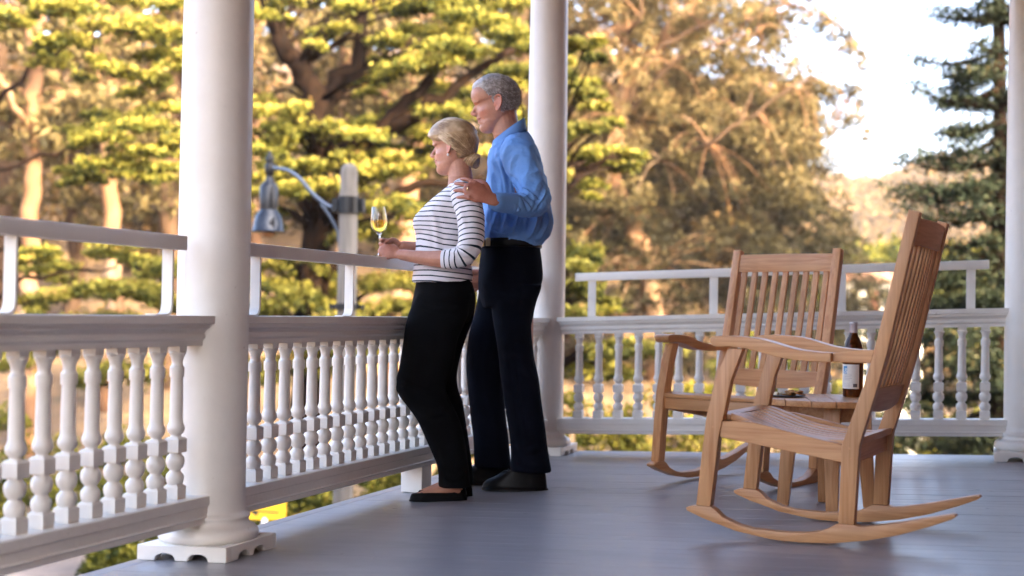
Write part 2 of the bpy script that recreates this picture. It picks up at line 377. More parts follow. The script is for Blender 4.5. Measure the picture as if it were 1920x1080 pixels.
def seat_curve(x):              # height of the dished seat at x
    return float(np.interp(x, [-.09, -.04, .05, .12, .2, .28, .33, .372], [.322, .312, .309, .316, .333, .361, .379, .385]))
def rocking_chair(label, x, y, th, rock=0.):
    root = empty('rocking_chair', (x, y, dz(x) + .0085), th); root.rotation_euler[1] = rock
    tag(root, label, 'rocking chair', 'teak rocking chairs')
    top = [(.479, .074), (.462, .081), (.444, .0835), (.394, .083), (.378, .075), (.352, .052), (.30, .032), (.251, .0225), (.143, .020), (.075, .024), (.03, .033), (.003, .045), (-.014, .056), (-.026, .0615), (-.078, .0615), (-.095, .058), (-.13, .062), (-.217, .080), (-.315, .1055), (-.372, .1195), (-.382, .119)]
    bot = [(-.386, .112), (-.373, .103), (-.315, .078), (-.217, .042), (-.118, .016), (-.005, -.0025), (.089, -.0082), (.15, -.0082), (.196, -.006), (.305, .010), (.417, .042), (.475, .064)]
    for sd in (-1, 1):
        # rocker
        m = MB(); m.prism(top + bot, sd * CW - .021, sd * CW + .021, 'y'); put('rocker', bev(m.mesh('rocker'), .0035, 2, 20), WOODX, root)
        # front leg, bent forward at seat height
        fl = [(.443, .084), (.424, .272), (.411, .385), (.402, .420), (.372, .530), (.341, .606), (.291, .606), (.330, .500), (.351, .392), (.368, .319), (.394, .083)]
        m = MB(); m.prism([(a, b) for a, b in fl], sd * CW - .0205, sd * CW + .0205, 'y'); put('front_leg', bev(m.mesh('front_leg'), .003, 2, 12), WOODZ, root)
        # rear leg running on as the back stile
        fe = [(-.027, .062), (-.035, .31), (-.050, .352), (-.072, .415), (-.101, .500), (-.131, .602), (-.185, .835), (-.234, 1.052)]
        re = [(-.268, 1.043), (-.222, .833), (-.172, .602), (-.145, .500), (-.121, .415), (-.103, .355), (-.090, .31), (-.077, .062)]
        m = MB(); m.prism(fe + re, sd * CW - .020, sd * CW + .020, 'y'); put('back_leg', bev(m.mesh('back_leg'), .003, 2, 12), WOODZ, root)
        # arm with a rounded front and the block that joins it to the stile
        ap = poly_smooth([(.398, .634), (.388, .643), (.355, .6465), (.31, .646), (.226, .639), (.118, .611), (.04, .602), (-.003, .6005)], 4)
        ab = poly_smooth([(-.003, .571), (.06, .571), (.15, .579), (.259, .603), (.325, .612), (.375, .610), (.395, .620)], 4)
        m = MB(); m.prism(ap + ab, sd * CW - .037 + sd * .004, sd * CW + .037 + sd * .004, 'y'); put('armrest', bev(m.mesh('armrest'), .007, 3, 40), WOODX, root)
        m = MB(); m.prism([(-.0036, .6003), (-.110, .612), (-.134, .6125), (-.1235, .571), (-.0036, .5712)], sd * CW - .021, sd * CW + .0205, 'y')
        put('arm_block', bev(m.mesh('arm_block'), .002, 1), WOODX, root)
        # side apron
        sa = [(.366, .3645), (.30, .3685), (.255, .367), (.17, .350), (.094, .334), (.02, .321), (-.038, .3105), (-.038, .254), (.365, .313)]
        m = MB(); m.prism(sa, sd * CW - .016, sd * CW + .0145, 'y'); put('side_apron', bev(m.mesh('side_apron'), .002, 1), WOODX, root)
        # dowel plugs
        for (u, w_) in ((.388, .345), (.400, .325), (-.060, .300), (-.066, .268), (-.138, .590), (-.052, .082)):
            m = MB(); v = []
            m.lathe([(.0042, 0), (.0040, .0008)], 10); me = m.mesh('dowel_plug', False)
            o = put('dowel_plug', me, WOODZ, root, (u, sd * (CW + .0203), w_), (-R(90) * sd, 0, 0))
    # front and rear aprons between the side frames
    m = MB(); m.prism([(.368, .3155), (.368, .3655), (.398, .3665), (.403, .3170)], -CW + .0208, CW - .0208, 'y'); put('front_apron', bev(m.mesh('front_apron'), .0025, 2), WOODY, root)
    m = MB(); m.prism([(-.073, .252), (-.070, .3095), (-.047, .3095), (-.046, .252)], -CW + .0203, CW - .0203, 'y'); put('rear_apron', bev(m.mesh('rear_apron'), .0025, 2), WOODY, root)
    # seat: front board, rear board and dished slats
    m = MB(); m.prism([(.3425, .3675), (.3405, .3865), (.375, .392), (.408, .385), (.408, .3672)], -CW + .0206, CW - .0206, 'y'); put('seat_front_board', bev(m.mesh('seat_front_board'), .004, 2), WOODY, root)
    m = MB(); m.prism([(-.0875, .3105), (-.089, .334), (-.0385, .3245), (-.0385, .3103)], -CW + .0206, CW - .0206, 'y'); put('seat_rear_board', bev(m.mesh('seat_rear_board'), .003, 2), WOODY, root)
    n = 9; span = 2 * (CW - .016); pitch = span / n
    for k in range(n):
        yc = -span / 2 + pitch * (k + .5); dish = .010 * (1 - (2 * yc / span) ** 2)
        wv = pitch * .5 - .0082
        path = [(u, seat_curve(u) + .013 - dish) for u in np.linspace(-.037, .341, 12)]
        put('seat_slat', strip(path, .023, yc - wv, yc + wv, 'seat_slat'), WOODX, root)
    # back: curved top rail, lower rail, nine slats
    def onback(w_): return float(np.interp(w_, [.40, .602, .835, 1.05], [-.088, -.148, -.203, -.249]))
    def rail(name, z0, z1, th, bow, droop=0.):
        m = MB(); ys = np.linspace(-CW + .0202, CW - .0202, 13); v = []; f = []
        for yy in ys:
            b = bow * (1 - (yy / CW) ** 2); dr = droop * (1 - (yy / CW) ** 2)
            for (sg, zz) in ((1, z0 - dr), (1, z1), (-1, z1), (-1, z0 - dr)): v.append((onback(zz) - b + sg * th / 2, yy, zz - (.003 * abs(yy / CW) if zz == z1 else 0)))
        for i in range(12):
            for q in range(4): f.append((4 * i + q, 4 * i + (q + 1) % 4, 4 * i + 4 + (q + 1) % 4, 4 * i + 4 + q))
        f += [(0, 1, 2, 3), (51, 50, 49, 48)]; m.add(v, f); put(name, bev(m.mesh(name), .003, 2, 40), WOODY, root)
    rail('top_rail', .945, 1.030, .028, .014); rail('lower_back_rail', .425, .490, .028, .008, .02)
    n = 9; span = 2 * (CW - .020); pitch = span / n
    for k in range(n):
        yc = -span / 2 + pitch * (k + .5); b0 = .014 * (1 - (yc / CW) ** 2); z0, z1 = .488, .948
        path = []
        for zz in np.linspace(z0, z1, 8): path.append((onback(zz) - b0 * (.55 + .45 * (zz - z0) / (z1 - z0)), zz))
        m = MB(); v = []; f = []
        for (a_, zz) in path:
            for sx, sy in ((-1, -1), (1, -1), (1, 1), (-1, 1)): v.append((a_ + sx * .0065, yc + sy * .0138, zz))
        for i in range(7):
            for q in range(4): f.append((4 * i + q, 4 * i + (q + 1) % 4, 4 * i + 4 + (q + 1) % 4, 4 * i + 4 + q))
        f += [(3, 2, 1, 0), (28, 29, 30, 31)]; m.add(v, f); put('back_slat', bev(m.mesh('back_slat'), .002, 2, 40), WOODZ, root)
    return root
rocking_chair('nearer teak rocking chair seen from its side and back, its rockers nearest the camera', 1.9363, -2.7022, R(172.41))
rocking_chair('farther teak rocking chair facing the camera, behind the small round table', 1.3858, -1.1318, R(248.76))

def table():
    cx, cy, zt = 1.79, -1.99, .483; c = empty('side_table', (cx, cy, dz(cx))); tag(c, 'small round teak side table between the rocking chairs, holding a bottle and a plate', 'table')
    zt -= dz(cx); Rr = .270; m = MB()
    # round top made of boards
    nb = 6
    for k in range(nb):
        a, b = -Rr + 2 * Rr * k / nb + .0012, -Rr + 2 * Rr * (k + 1) / nb - .0012; m = MB(); poly = []
        for t in np.linspace(a, b, 9): poly.append((t, -math.sqrt(max(0, Rr * Rr - t * t))))
        for t in np.linspace(b, a, 9): poly.append((t, math.sqrt(max(0, Rr * Rr - t * t))))
        q = []
        for p in poly:
            if not q or math.hypot(p[0] - q[-1][0], p[1] - q[-1][1]) > 1e-4: q.append(p)
        m.prism(q, zt - .024, zt, 'z'); o = put('top_board', bev(m.mesh('top_board'), .003, 2, 50), WOODY, c, rot=(0, 0, R(12)))
    legs = [(-.165, -.05), (.035, -.175), (.160, -.035), (-.025, .105)]
    for i, (a, b) in enumerate(legs):
        m = MB(); s = .030; v = []
        for (zz, k, ww) in ((.0, 1.0, .022), (zt - .0242, .80, .031)):
            for sx, sy in ((-1, -1), (1, -1), (1, 1), (-1, 1)): v.append((a * k + sx * ww, b * k + sy * ww, zz + (dz(a) + .001 if zz == 0 else 0)))
        m.add(v, [(3, 2, 1, 0), (4, 5, 6, 7), (0, 1, 5, 4), (1, 2, 6, 5), (2, 3, 7, 6), (3, 0, 4, 7)]); put('leg', bev(m.mesh('leg'), .003, 2), WOODZ, c)
    # aprons linking the legs
    for i in range(4):
        p, q = np.array(legs[i]) * .81, np.array(legs[(i + 1) % 4]) * .81; d = q - p; L = np.hypot(*d); d /= L; nn = np.array([-d[1], d[0]])
        p2, q2 = p + d * .033, q - d * .033; m = MB(); v = []
        for zz in (zt - .085, zt - .0245):
            for pt, sg in ((p2, -1), (q2, -1), (q2, 1), (p2, 1)): v.append((pt[0] + nn[0] * sg * .010, pt[1] + nn[1] * sg * .010, zz))
        m.add(v, [(3, 2, 1, 0), (4, 5, 6, 7), (0, 1, 5, 4), (1, 2, 6, 5), (2, 3, 7, 6), (3, 0, 4, 7)]); put('apron', bev(m.mesh('apron'), .002, 1), WOODX, c)
table()

def glass_mat(name, col, rough=.02, ior=1.5):
    m, nt, b = mat(name, col, rough); b.inputs['Transmission Weight'].default_value = 1; b.inputs['IOR'].default_value = ior; return m
GLASS = glass_mat('clear_glass', (.98, .99, .98))
def text_mesh(s, size, name):
    cu = bpy.data.curves.new(name, 'FONT'); cu.body = s; cu.size = size; cu.extrude = .00012; cu.align_x = 'CENTER'; o = bpy.data.objects.new(name, cu); COL.objects.link(o)
    bpy.context.view_layer.update(); me = bpy.data.meshes.new_from_object(o.evaluated_get(bpy.context.evaluated_depsgraph_get())); bpy.data.objects.remove(o); return me
def wrap(me, rad, ang, z):
    """bend a flat text mesh round a bottle"""
    for v in me.vertices:
        a = ang + v.co.x / rad; r_ = rad + v.co.z; zz = v.co.y + z; v.co = (r_ * math.cos(a), r_ * math.sin(a), zz)
    me.update(); return me
def bottle():
    b = empty('wine_bottle', (1.870, -1.881, .4835)); tag(b, 'brown glass wine bottle with pale label and silver foil on the round table', 'bottle')
    BR, nt, p = mat('amber_brown_glass', (.10, .028, .005), .04); p.inputs['Transmission Weight'].default_value = .82; p.inputs['IOR'].default_value = 1.35
    prof = [(.0, .002), (.034, 0), (.0385, .004), (.0395, .010), (.0395, .172), (.0385, .186), (.0345, .203), (.0265, .226), (.0190, .240), (.0160, .252), (.0150, .266), (.0150, .292)]
    m = MB(); m.lathe([(max(r, .0005), z) for r, z in prof], 40); put('glass_body', m.mesh('glass_body', True, angle=70), BR, b)
    m = MB(); m.lathe([(.0158, .249), (.0160, .252), (.0155, .285), (.0163, .286), (.0163, .2925), (.015, .2940), (.001, .2942)], 28); put('foil_capsule', m.mesh('foil_capsule', True, angle=50), mat('foil_grey', (.50, .46, .48), .35, .35)[0], b)
    LB = noisy('label_paper', (.78, .75, .68), (.82, .79, .72), 30, .7, .05)
    a0 = math.atan2(CAM[1] + 1.881, CAM[0] - 1.870)      # faces the camera side, turned a little to its left
    m = MB(); v = []; f = []; k = 26; A0, A1 = a0 - 1.75, a0 + .62
    for i in range(k + 1):
        a = A0 + (A1 - A0) * i / k
        for r_, z in ((.03985, .033), (.03985, .128)): v.append((r_ * math.cos(a), r_ * math.sin(a), z))
    for i in range(k): f.append((2 * i, 2 * i + 2, 2 * i + 3, 2 * i + 1))
    m.add(v, f); put('label', m.mesh('label', True), LB, b)
    def patch(aa, ab, z0, z1, mt, name, r_=.0400):
        m = MB(); v = []; f = []
        for i in range(7):
            a = aa + (ab - aa) * i / 6; v += [(r_ * math.cos(a), r_ * math.sin(a), z0), (r_ * math.cos(a), r_ * math.sin(a), z1)]
        for i in range(6): f.append((2 * i, 2 * i + 2, 2 * i + 3, 2 * i + 1))
        m.add(v, f); put(name, m.mesh(name, True), mt, b)
    BL = mat('label_blue', (.06, .28, .50), .6)[0]; DK = mat('label_ink', (.10, .10, .11), .6)[0]; GR = mat('label_grey', (.42, .42, .40), .6)[0]
    patch(a0 - 1.10, a0 - .60, .092, .121, BL, 'label_emblem')
    me = text_mesh('&', .030, 'emblem_mark'); me.materials.append(mat('label_white', (.85, .85, .82), .6)[0]); put('emblem_mark', wrap(me, .0402, a0 - .72, .094), None, b)
    for z in (.086, .079, .073, .067): patch(a0 - .95, a0 - .1 - random.uniform(0, .2), z, z + .0014, GR, 'label_print')
    patch(a0 + .02, a0 + .42, .040, .053, DK, 'label_barcode'); patch(a0 - 1.0, a0 + .45, .0565, .0572, GR, 'label_line')
    for z in (.051, .046, .041): patch(a0 - 1.0, a0 - .30, z, z + .0012, GR, 'label_print')
bottle()

def plate():
    p = empty('snack_plate', (1.635, -2.045, .4835)); tag(p, 'small dark plate of crackers and cheese at the left of the round table', 'plate')
    m = MB(); m.lathe([(.001, .001), (.050, .001), (.072, .006), (.0735, .0075), (.070, .0078), (.050, .0035), (.001, .0035)], 36); put('dish', m.mesh('dish', True, angle=60), mat('dark_slate_glaze', (.03, .035, .045), .3)[0], p)
    CK = noisy('cracker', (.30, .13, .045), (.50, .25, .09), 60, .8, .5, .002); CH = noisy('cheese', (.72, .60, .42), (.78, .68, .5), 20, .5, .1)
    r2 = random.Random(3)
    for k in range(13):
        a = r2.uniform(0, 6.28); rr = r2.uniform(.0, .034); m = MB(); s = r2.uniform(.014, .019); n = 9
        poly = [(s * (1 + .18 * r2.uniform(-1, 1)) * math.cos(6.28 * q / n), s * (1 + .18 * r2.uniform(-1, 1)) * math.sin(6.28 * q / n)) for q in range(n)]
        m.prism(poly, 0, .004, 'z'); o = put('cracker', bev(m.mesh('cracker'), .0008, 1), CK, p, (.018 + rr * math.cos(a), rr * math.sin(a), .007 + .0028 * (k % 6)), (r2.uniform(-.3, .3), r2.uniform(-.3, .3), a))
    for k in range(3):
        m = MB(); m.prism([(0, 0), (.036, .008), (.034, -.012)], 0, .010, 'z'); put('cheese_wedge', bev(m.mesh('cheese_wedge'), .001, 1), CH, p, (-.060 + .004 * k, -.020 + .018 * k, .0075), (0, 0, -.3 + .4 * k))
plate()

# ================================================================== PEOPLE
FA = math.atan2(-.324, -.946)                       # both look out over the rail: local x = forward, y = their left, z = up
def remesh(parts, voxel, name, smooth_it=2):
    """union of closed pieces as one continuous skin"""
    m = MB()
    for v, f in parts: m.add(v, f)
    me = m.mesh('tmp', recalc=True); o = bpy.data.objects.new('tmp', me); COL.objects.link(o)
    md = o.modifiers.new('r', 'REMESH'); md.mode = 'VOXEL'; md.voxel_size = voxel; md.use_smooth_shade = True
    sm = o.modifiers.new('s', 'SMOOTH'); sm.factor = .5; sm.iterations = smooth_it
    bpy.context.view_layer.update(); dg = bpy.context.evaluated_depsgraph_get(); out = bpy.data.meshes.new_from_object(o.evaluated_get(dg))
    bpy.data.objects.remove(o); bpy.data.meshes.remove(me); out.name = name; return out
def vco(me):
    a = np.empty(len(me.vertices) * 3); me.vertices.foreach_get('co', a); return a.reshape(-1, 3)
def vno(me):
    a = np.empty(len(me.vertices) * 3); me.vertices.foreach_get('normal', a); return a.reshape(-1, 3)
def setco(me, co): me.vertices.foreach_set('co', co.ravel()); me.update()
def fattr(me, name, val):
    a = me.attributes.new(name, 'FLOAT', 'POINT'); a.data.foreach_set('value', np.asarray(val, np.float32))
def cattr(me, name, col):
    a = me.attributes.new(name, 'FLOAT_COLOR', 'POINT'); c = np.ones((len(me.vertices), 4), np.float32); c[:, :3] = col; a.data.foreach_set('color', c.ravel())
def segdist(co, pts):
    P = np.array(pts, float); best = np.full(len(co), 9.); arc = np.zeros(len(co)); s = 0
    for a, b in zip(P[:-1], P[1:]):
        d = b - a; L = np.linalg.norm(d); t = np.clip((co - a) @ d / (L * L + 1e-12), 0, 1); q = np.linalg.norm(co - a - t[:, None] * d, axis=1)
        k = q < best; best[k] = q[k]; arc[k] = s + t[k] * L; s += L
    return best, arc, s
def folds(me, fl):
    """ridges and creases: (points, width, height)"""
    co = vco(me); no = vno(me); dsp = np.zeros(len(co))
    for pts, wd, amp in fl:
        d, arc, L = segdist(co, catmull(pts, 4)); fade = np.clip(np.minimum(arc, L - arc) / (.18 * L) + .25, 0, 1)
        dsp += amp * fade * (np.exp(-(d / wd) ** 2) - .55 * np.exp(-((d - 1.9 * wd) / wd) ** 2))
    setco(me, co + no * dsp[:, None])
def crumple(me, amp, freq, seed=0, stretch=(1, 1, 1), ridged=True):
    co = vco(me); no = vno(me); S = np.array(stretch); out = np.empty(len(co))
    q = co * S * freq + seed * 7.3
    for i, p in enumerate(q): out[i] = noise.noise(Vector(p))
    if ridged: out = .25 - np.abs(out)
    setco(me, co + no * (amp * out)[:, None])
def rings(rs, n=40, ex=2.3):
    """stack of (z, front, back, half-width, centre-left, tilt) sections, closed top and bottom"""
    v = []; f = []
    for r in rs:
        z, fr, bk, hw, cl = r[:5]; tl = r[5] if len(r) > 5 else 0; e = r[6] if len(r) > 6 else ex; fc, hd = (fr + bk) / 2, (fr - bk) / 2
        for k in range(n):
            a = 2 * math.pi * k / n; c, s_ = math.cos(a), math.sin(a)
            x = math.copysign(abs(c) ** (2 / e), c) * hd; y = math.copysign(abs(s_) ** (2 / e), s_) * hw
            v.append((fc + x, cl + y, z + tl * x))
    m = len(rs)
    for i in range(m - 1):
        for k in range(n):
            k2 = (k + 1) % n; f.append((i * n + k, i * n + k2, (i + 1) * n + k2, (i + 1) * n + k))
    f.append(tuple(range(n - 1, -1, -1))); f.append(tuple((m - 1) * n + k for k in range(n)))
    return v, f
def interp_rings(rs, k=5):
    A = [list(r) + [0] * (6 - len(r)) for r in rs]; return [tuple(p) for p in catmull(A, k)]
def ell(c, r, n=16, rot=None):
    v = []; f = []; M = n // 2
    for i in range(1, M):
        th = math.pi * i / M
        for k in range(n):
            ph = 2 * math.pi * k / n; p = Vector((r[0] * math.sin(th) * math.cos(ph), r[1] * math.sin(th) * math.sin(ph), r[2] * math.cos(th)))
            if rot is not None: p = rot @ p
            v.append((c[0] + p.x, c[1] + p.y, c[2] + p.z))
    for i in range(M - 2):
        for k in range(n):
            k2 = (k + 1) % n; f.append((i * n + k, i * n + k2, (i + 1) * n + k2, (i + 1) * n + k))
    p = Vector((0, 0, r[2])); p = rot @ p if rot is not None else p
    v.append((c[0] + p.x, c[1] + p.y, c[2] + p.z)); v.append((c[0] - p.x, c[1] - p.y, c[2] - p.z)); a, b = len(v) - 2, len(v) - 1
    for k in range(n): f.append((a, k, (k + 1) % n)); f.append((b, (M - 2) * n + (k + 1) % n, (M - 2) * n + k))
    return v, f
def T(pts, rad, n=14, asp=None, hint=(0, 0, 1), k=4):
    P = np.array(pts, float); r = np.array(rad, float)
    if k > 1 and len(P) > 2:
        A = catmull(np.hstack([P, r[:, None]]), k); P, r = A[:, :3], A[:, 3]
    return tube_geo(P, r, n, True, asp, hint)
def xf(g, M): return [tuple(M @ Vector(p)) for p in g[0]], g[1]

# ---- heads.  head space: x forward, y left, z up, chin at z=0, metres
def head_parts(sex):
    male = sex == 'm'
    fz = [0, .006, .016, .030, .043, .054, .062, .068, .076, .086, .100, .112, .122, .130, .140, .152, .168, .186, .204, .219, .229, .234]
    fx = [.060, .076, .0865, .0895, .0835, .0895, .0845, .0915, .0895, .0865, .084, .0815, .0785, .0805, .0875, .0915, .0915, .086, .073, .050, .024, .0] if male else \
         [.056, .072, .082, .0850, .0800, .0865, .0815, .0885, .0860, .0835, .080, .0775, .0760, .0780, .0825, .0860, .0870, .082, .069, .048, .022, .0]
    bz = [0, .02, .04, .06, .08, .10, .12, .145, .17, .19, .208, .222, .230, .234]; bx = [.035, .0, -.025, -.055, -.082, -.097, -.1035, -.106, -.101, -.090, -.073, -.048, -.026, -.004]
    wz = [0, .006, .016, .03, .045, .06, .075, .095, .115, .135, .155, .175, .193, .208, .221, .229, .234]
    wx = [.012, .022, .034, .044, .0525, .058, .0625, .0665, .069, .0725, .0755, .0755, .071, .061, .044, .028, .004]
    if not male: wx = [a * .94 for a in wx]
    rs = []; n = 56; v = []; f = []; zs = np.concatenate([np.linspace(0, .225, 46), [.229, .232, .234]])
    for z in zs:
        F_, B_, W_ = np.interp(z, fz, fx), np.interp(z, bz, bx), np.interp(z, wz, wx)
        xc = F_ * .12 + B_ * .30 if z > .05 else F_ * .35 + B_ * .4     # widest point behind the middle
        for k in range(n):
            a = 2 * math.pi * k / n; c, s_ = math.cos(a), math.sin(a)
            if c >= 0: e = 2.35 if z > .135 else 2.0; x = xc + (abs(c) ** (2 / e)) * (F_ - xc); y = math.copysign(abs(s_) ** (2 / (e if z > .135 else 1.9)), s_) * W_
            else: x = xc - (abs(c) ** (2 / 2.1)) * (xc - B_); y = math.copysign(abs(s_) ** (2 / 2.1), s_) * W_
            v.append((x, y, z))
    m = len(zs)
    for i in range(m - 1):
        for k in range(n):
            k2 = (k + 1) % n; f.append((i * n + k, i * n + k2, (i + 1) * n + k2, (i + 1) * n + k))
    f.append(tuple(range(n - 1, -1, -1))); f.append(tuple((m - 1) * n + k for k in range(n)))
    P = [(v, f)]
    # nose: bridge to tip, wings
    L = 1.0 if male else .88
    P.append(T([(.078, 0, .128), (.087 * 1, 0, .115), (.0945 + .002 * L, 0, .103), (.0985 + .004 * L, 0, .0965), (.094, 0, .0890)], [.0058, .0066, .0078, .0086 * L, .0074], 12))
    for s_ in (-1, 1):
        P.append(ell((.091, s_ * .0108, .0905), (.0105, .0062, .0068)))
        # ear: shell, helix rim, lobe
        M = Matrix.Translation((-.008, s_ * (.0745 if male else .0705), .108)) @ Matrix.Rotation(s_ * R(-24), 4, 'Z') @ Matrix.Rotation(R(-12), 4, 'Y') @ Matrix.Rotation(s_ * R(8), 4, 'X')
        sc = 1.0 if male else .84
        rim = [(.010, 0, -.010), (.013, s_ * .002, .012), (.008, s_ * .006, .027), (-.004, s_ * .009, .034), (-.016, s_ * .0105, .028), (-.021, s_ * .011, .012), (-.018, s_ * .010, -.006), (-.010, s_ * .008, -.020), (-.001, s_ * .005, -.030), (.006, s_ * .002, -.026), (.008, 0, -.012)]
        P.append(xf(T([tuple(c * sc for c in p) for p in rim], [.0038] * len(rim), 10), M))
        P.append(xf(ell((-.004 * sc, s_ * .003, .002), (.0155 * sc, .0032, .029 * sc)), M))
        P.append(xf(T([(-.012 * sc, s_ * .008, .020 * sc), (-.012 * sc, s_ * .009, .004 * sc), (-.004 * sc, s_ * .006, -.012 * sc)], [.0032] * 3, 8), M))
        P.append(xf(T([(.009 * sc, s_ * .002, .0), (.007 * sc, s_ * .006, -.006 * sc)], [.004, .0035], 8), M))
    # lips
    for s_ in (-1, 1):
        P.append(T([(.0862 if male else .0835, 0, .0675), (.0835 if male else .081, s_ * .012, .0672), (.074, s_ * .0245, .0705)], [.0040, .0036, .0018], 8))
        P.append(T([(.0855 if male else .0828, 0, .0575), (.0825 if male else .080, s_ * .011, .0583), (.074, s_ * .0235, .0685)], [.0042, .0038, .0016], 8))
        # brow ridge, cheekbone
        P.append(T([(.080, s_ * .010, .1385), (.079, s_ * .026, .1405), (.069, s_ * .042, .1365)], [.0075 if male else .0055, .0078 if male else .0055, .0055], 10))
    return P
def sculpt(co, male):
    """dents, creases and cheeks in head space; returns displaced coords and skin tints"""
    x, y, z = co.T; ay = np.abs(y); out = co.copy()
    def g(px, py, pz, sx, sy, sz): return np.exp(-((x - px) / sx) ** 2 - ((ay - py) / sy) ** 2 - ((z - pz) / sz) ** 2)
    out[:, 0] -= .0062 * g(.080, .030, .1235, .02, .0125, .0085)          # eye sockets
    out[:, 0] += .0058 * g(.070, .031, .1225, .025, .0095, .0058)         # lids over the eyeballs
    out[:, 0] -= .0030 * g(.078, .031, .1225, .02, .0085, .0016)          # lid line
    ch = .0052 if male else .0060
    out[:, 0] += ch * g(.070, .042, .094, .03, .016, .014); out[:, 1] += np.sign(y) * ch * .7 * g(.055, .052, .096, .03, .016, .014)
    out[:, 0] -= .0045 * g(.074, .036, .066, .02, .010, .013)             # hollow beside the mouth
    # smile fold from nose wing to below the mouth corner
    t = np.clip((.092 - z) / .045, 0, 1); cy = .017 + .019 * t ** .8
    out[:, 0] -= (.0034 if male else .0020) * np.exp(-((ay - cy) / .0028) ** 2) * (z > .047) * (z < .094) * (x > .045)
    out[:, 0] -= .0034 * np.exp(-((z - .0625 - 9 * ay ** 2) / .0017) ** 2) * (ay < .029) * (x > .055)   # mouth line
    out[:, 0] -= .004 * g(.085, .0, .046, .02, .016, .005)
    # nostril
    out[:, 2] += .003 * g(.093, .0055, .085, .006, .0035, .004)
    if male:  # forehead and crow's-foot lines
        for zz in (.158, .167, .176): out[:, 0] -= .0009 * np.exp(-((z - zz - .0015 * np.sin(y * 90)) / .0013) ** 2) * (x > .05)
        for zz in (.127, .120, .114): out[:, 1] -= np.sign(y) * .0012 * np.exp(-((z - zz - (ay - .05) * .4) / .0013) ** 2) * (ay > .045) * (x > .03) * (x < .07)
    base = np.array((.52, .265, .175)) if male else np.array((.54, .285, .195)); col = np.tile(base, (len(co), 1))
    def mixin(m, c): 
        nonlocal col; m = np.clip(m, 0, 1)[:, None]; col = col * (1 - m) + np.array(c) * m
    mixin(.55 * g(.065, .045, .088, .04, .022, .02), (.62, .22, .15) if male else (.66, .28, .22))
    mixin(.35 * np.exp(-((z - .094) / .012) ** 2) * (x > .094), (.62, .22, .15))
    mixin(.85 * ((np.abs(z - .0625) < .0095 - .0001 * 0) & (ay < .024) & (x > .074)) * np.exp(-((z - .0625) / .0085) ** 4), (.42, .13, .11) if male else (.55, .13, .13))
    mixin(.9 * np.exp(-((z - .0625 - 9 * ay ** 2) / .0016) ** 2) * (ay < .029) * (x > .058), (.12, .03, .03))
    mixin(.55 * np.exp(-((z - .1225 + .02 * (ay - .031) ** 2 / .001) / .0017) ** 2) * np.exp(-((ay - .031) / .012) ** 4) * (x > .045), (.08, .045, .04))    # lash line
    bw = np.exp(-((z - .1405 - .004 * np.sin((ay - .01) * 60)) / .0030) ** 2) * (ay > .010) * (ay < .043) * (x > .05)
    mixin(.55 * bw, (.30, .24, .20) if male else (.30, .19, .11))
    mixin(.9 * g(.0945, .006, .084, .004, .003, .002), (.12, .03, .03))
    mixin(.5 * ((ay > .066) & (z > .075) & (z < .15) & (np.abs(x + .008) < .03)), (.62, .20, .13))                                                            # ears
    if male: mixin(.07 * ((z < .07) & (x > .0)), (.34, .24, .20))                                                                                           # shaved beard area
    return out, col

def hand(wrist, palmdir, fingdir, side_dir, sc=1., curls=(.5, .5, .5, .5), thumb=None, spread=.05, flen=1.):
    """palm slab, four unequal bent fingers and a thumb.  palmdir: way the palm faces, fingdir: knuckle direction, side_dir: towards the thumb"""
    W = Vector(wrist); D = Vector(fingdir).normalized(); Pn = Vector(palmdir).normalized(); Pn = (Pn - D * Pn.dot(D)).normalized(); S = Vector(side_dir); S = (S - D * S.dot(D) - Pn * S.dot(Pn)).normalized()
    P = []
    P.append(T([W - D * .01, W + D * .02 * sc, W + D * .045 * sc, W + D * .078 * sc], [.024 * sc, .027 * sc, .034 * sc, .033 * sc], 16, .40, tuple(S)))
    # the slab's long axis lies along S: aspect squeezes the other way
    knk = []
    for i, (off, ln) in enumerate(((.031, .074), (.0105, .083), (-.0105, .077), (-.031, .061))):
        k0 = W + D * (.082 - .004 * abs(i - 1.2)) * sc + S * off * sc; c = curls[i]; L = [ln * q * sc * flen for q in (.46, .30, .24)]
        d = (D + S * spread * (1.5 - i)).normalized(); p = k0; pts = [k0 - D * .028 * sc, k0]; ang = 0
        for j, seg in enumerate(L):
            ang += c * (1.05, 1.15, .75)[j]; dd = d * math.cos(ang) + Pn * math.sin(ang); p = p + dd * seg; pts.append(p)
        rr = [.0078, .0090, .0080, .0073, .0060]; rr = [q * sc * (1 if i < 3 else .88) for q in rr]
        P.append(T([tuple(q) for q in pts], rr, 10, k=3)); knk.append(k0); P.append(ell(tuple(k0 - Pn * .002), (.0095 * sc,) * 3, 10))
    if thumb:
        pts = [W + D * .018 * sc + S * .018 * sc + Pn * .006 * sc] + [W + D * a * sc + S * b * sc + Pn * c * sc for a, b, c in thumb]
        P.append(T([tuple(q) for q in pts], [.014 * sc, .0125 * sc, .0098 * sc, .0078 * sc][:len(pts)], 12, k=3))
    return P, knk

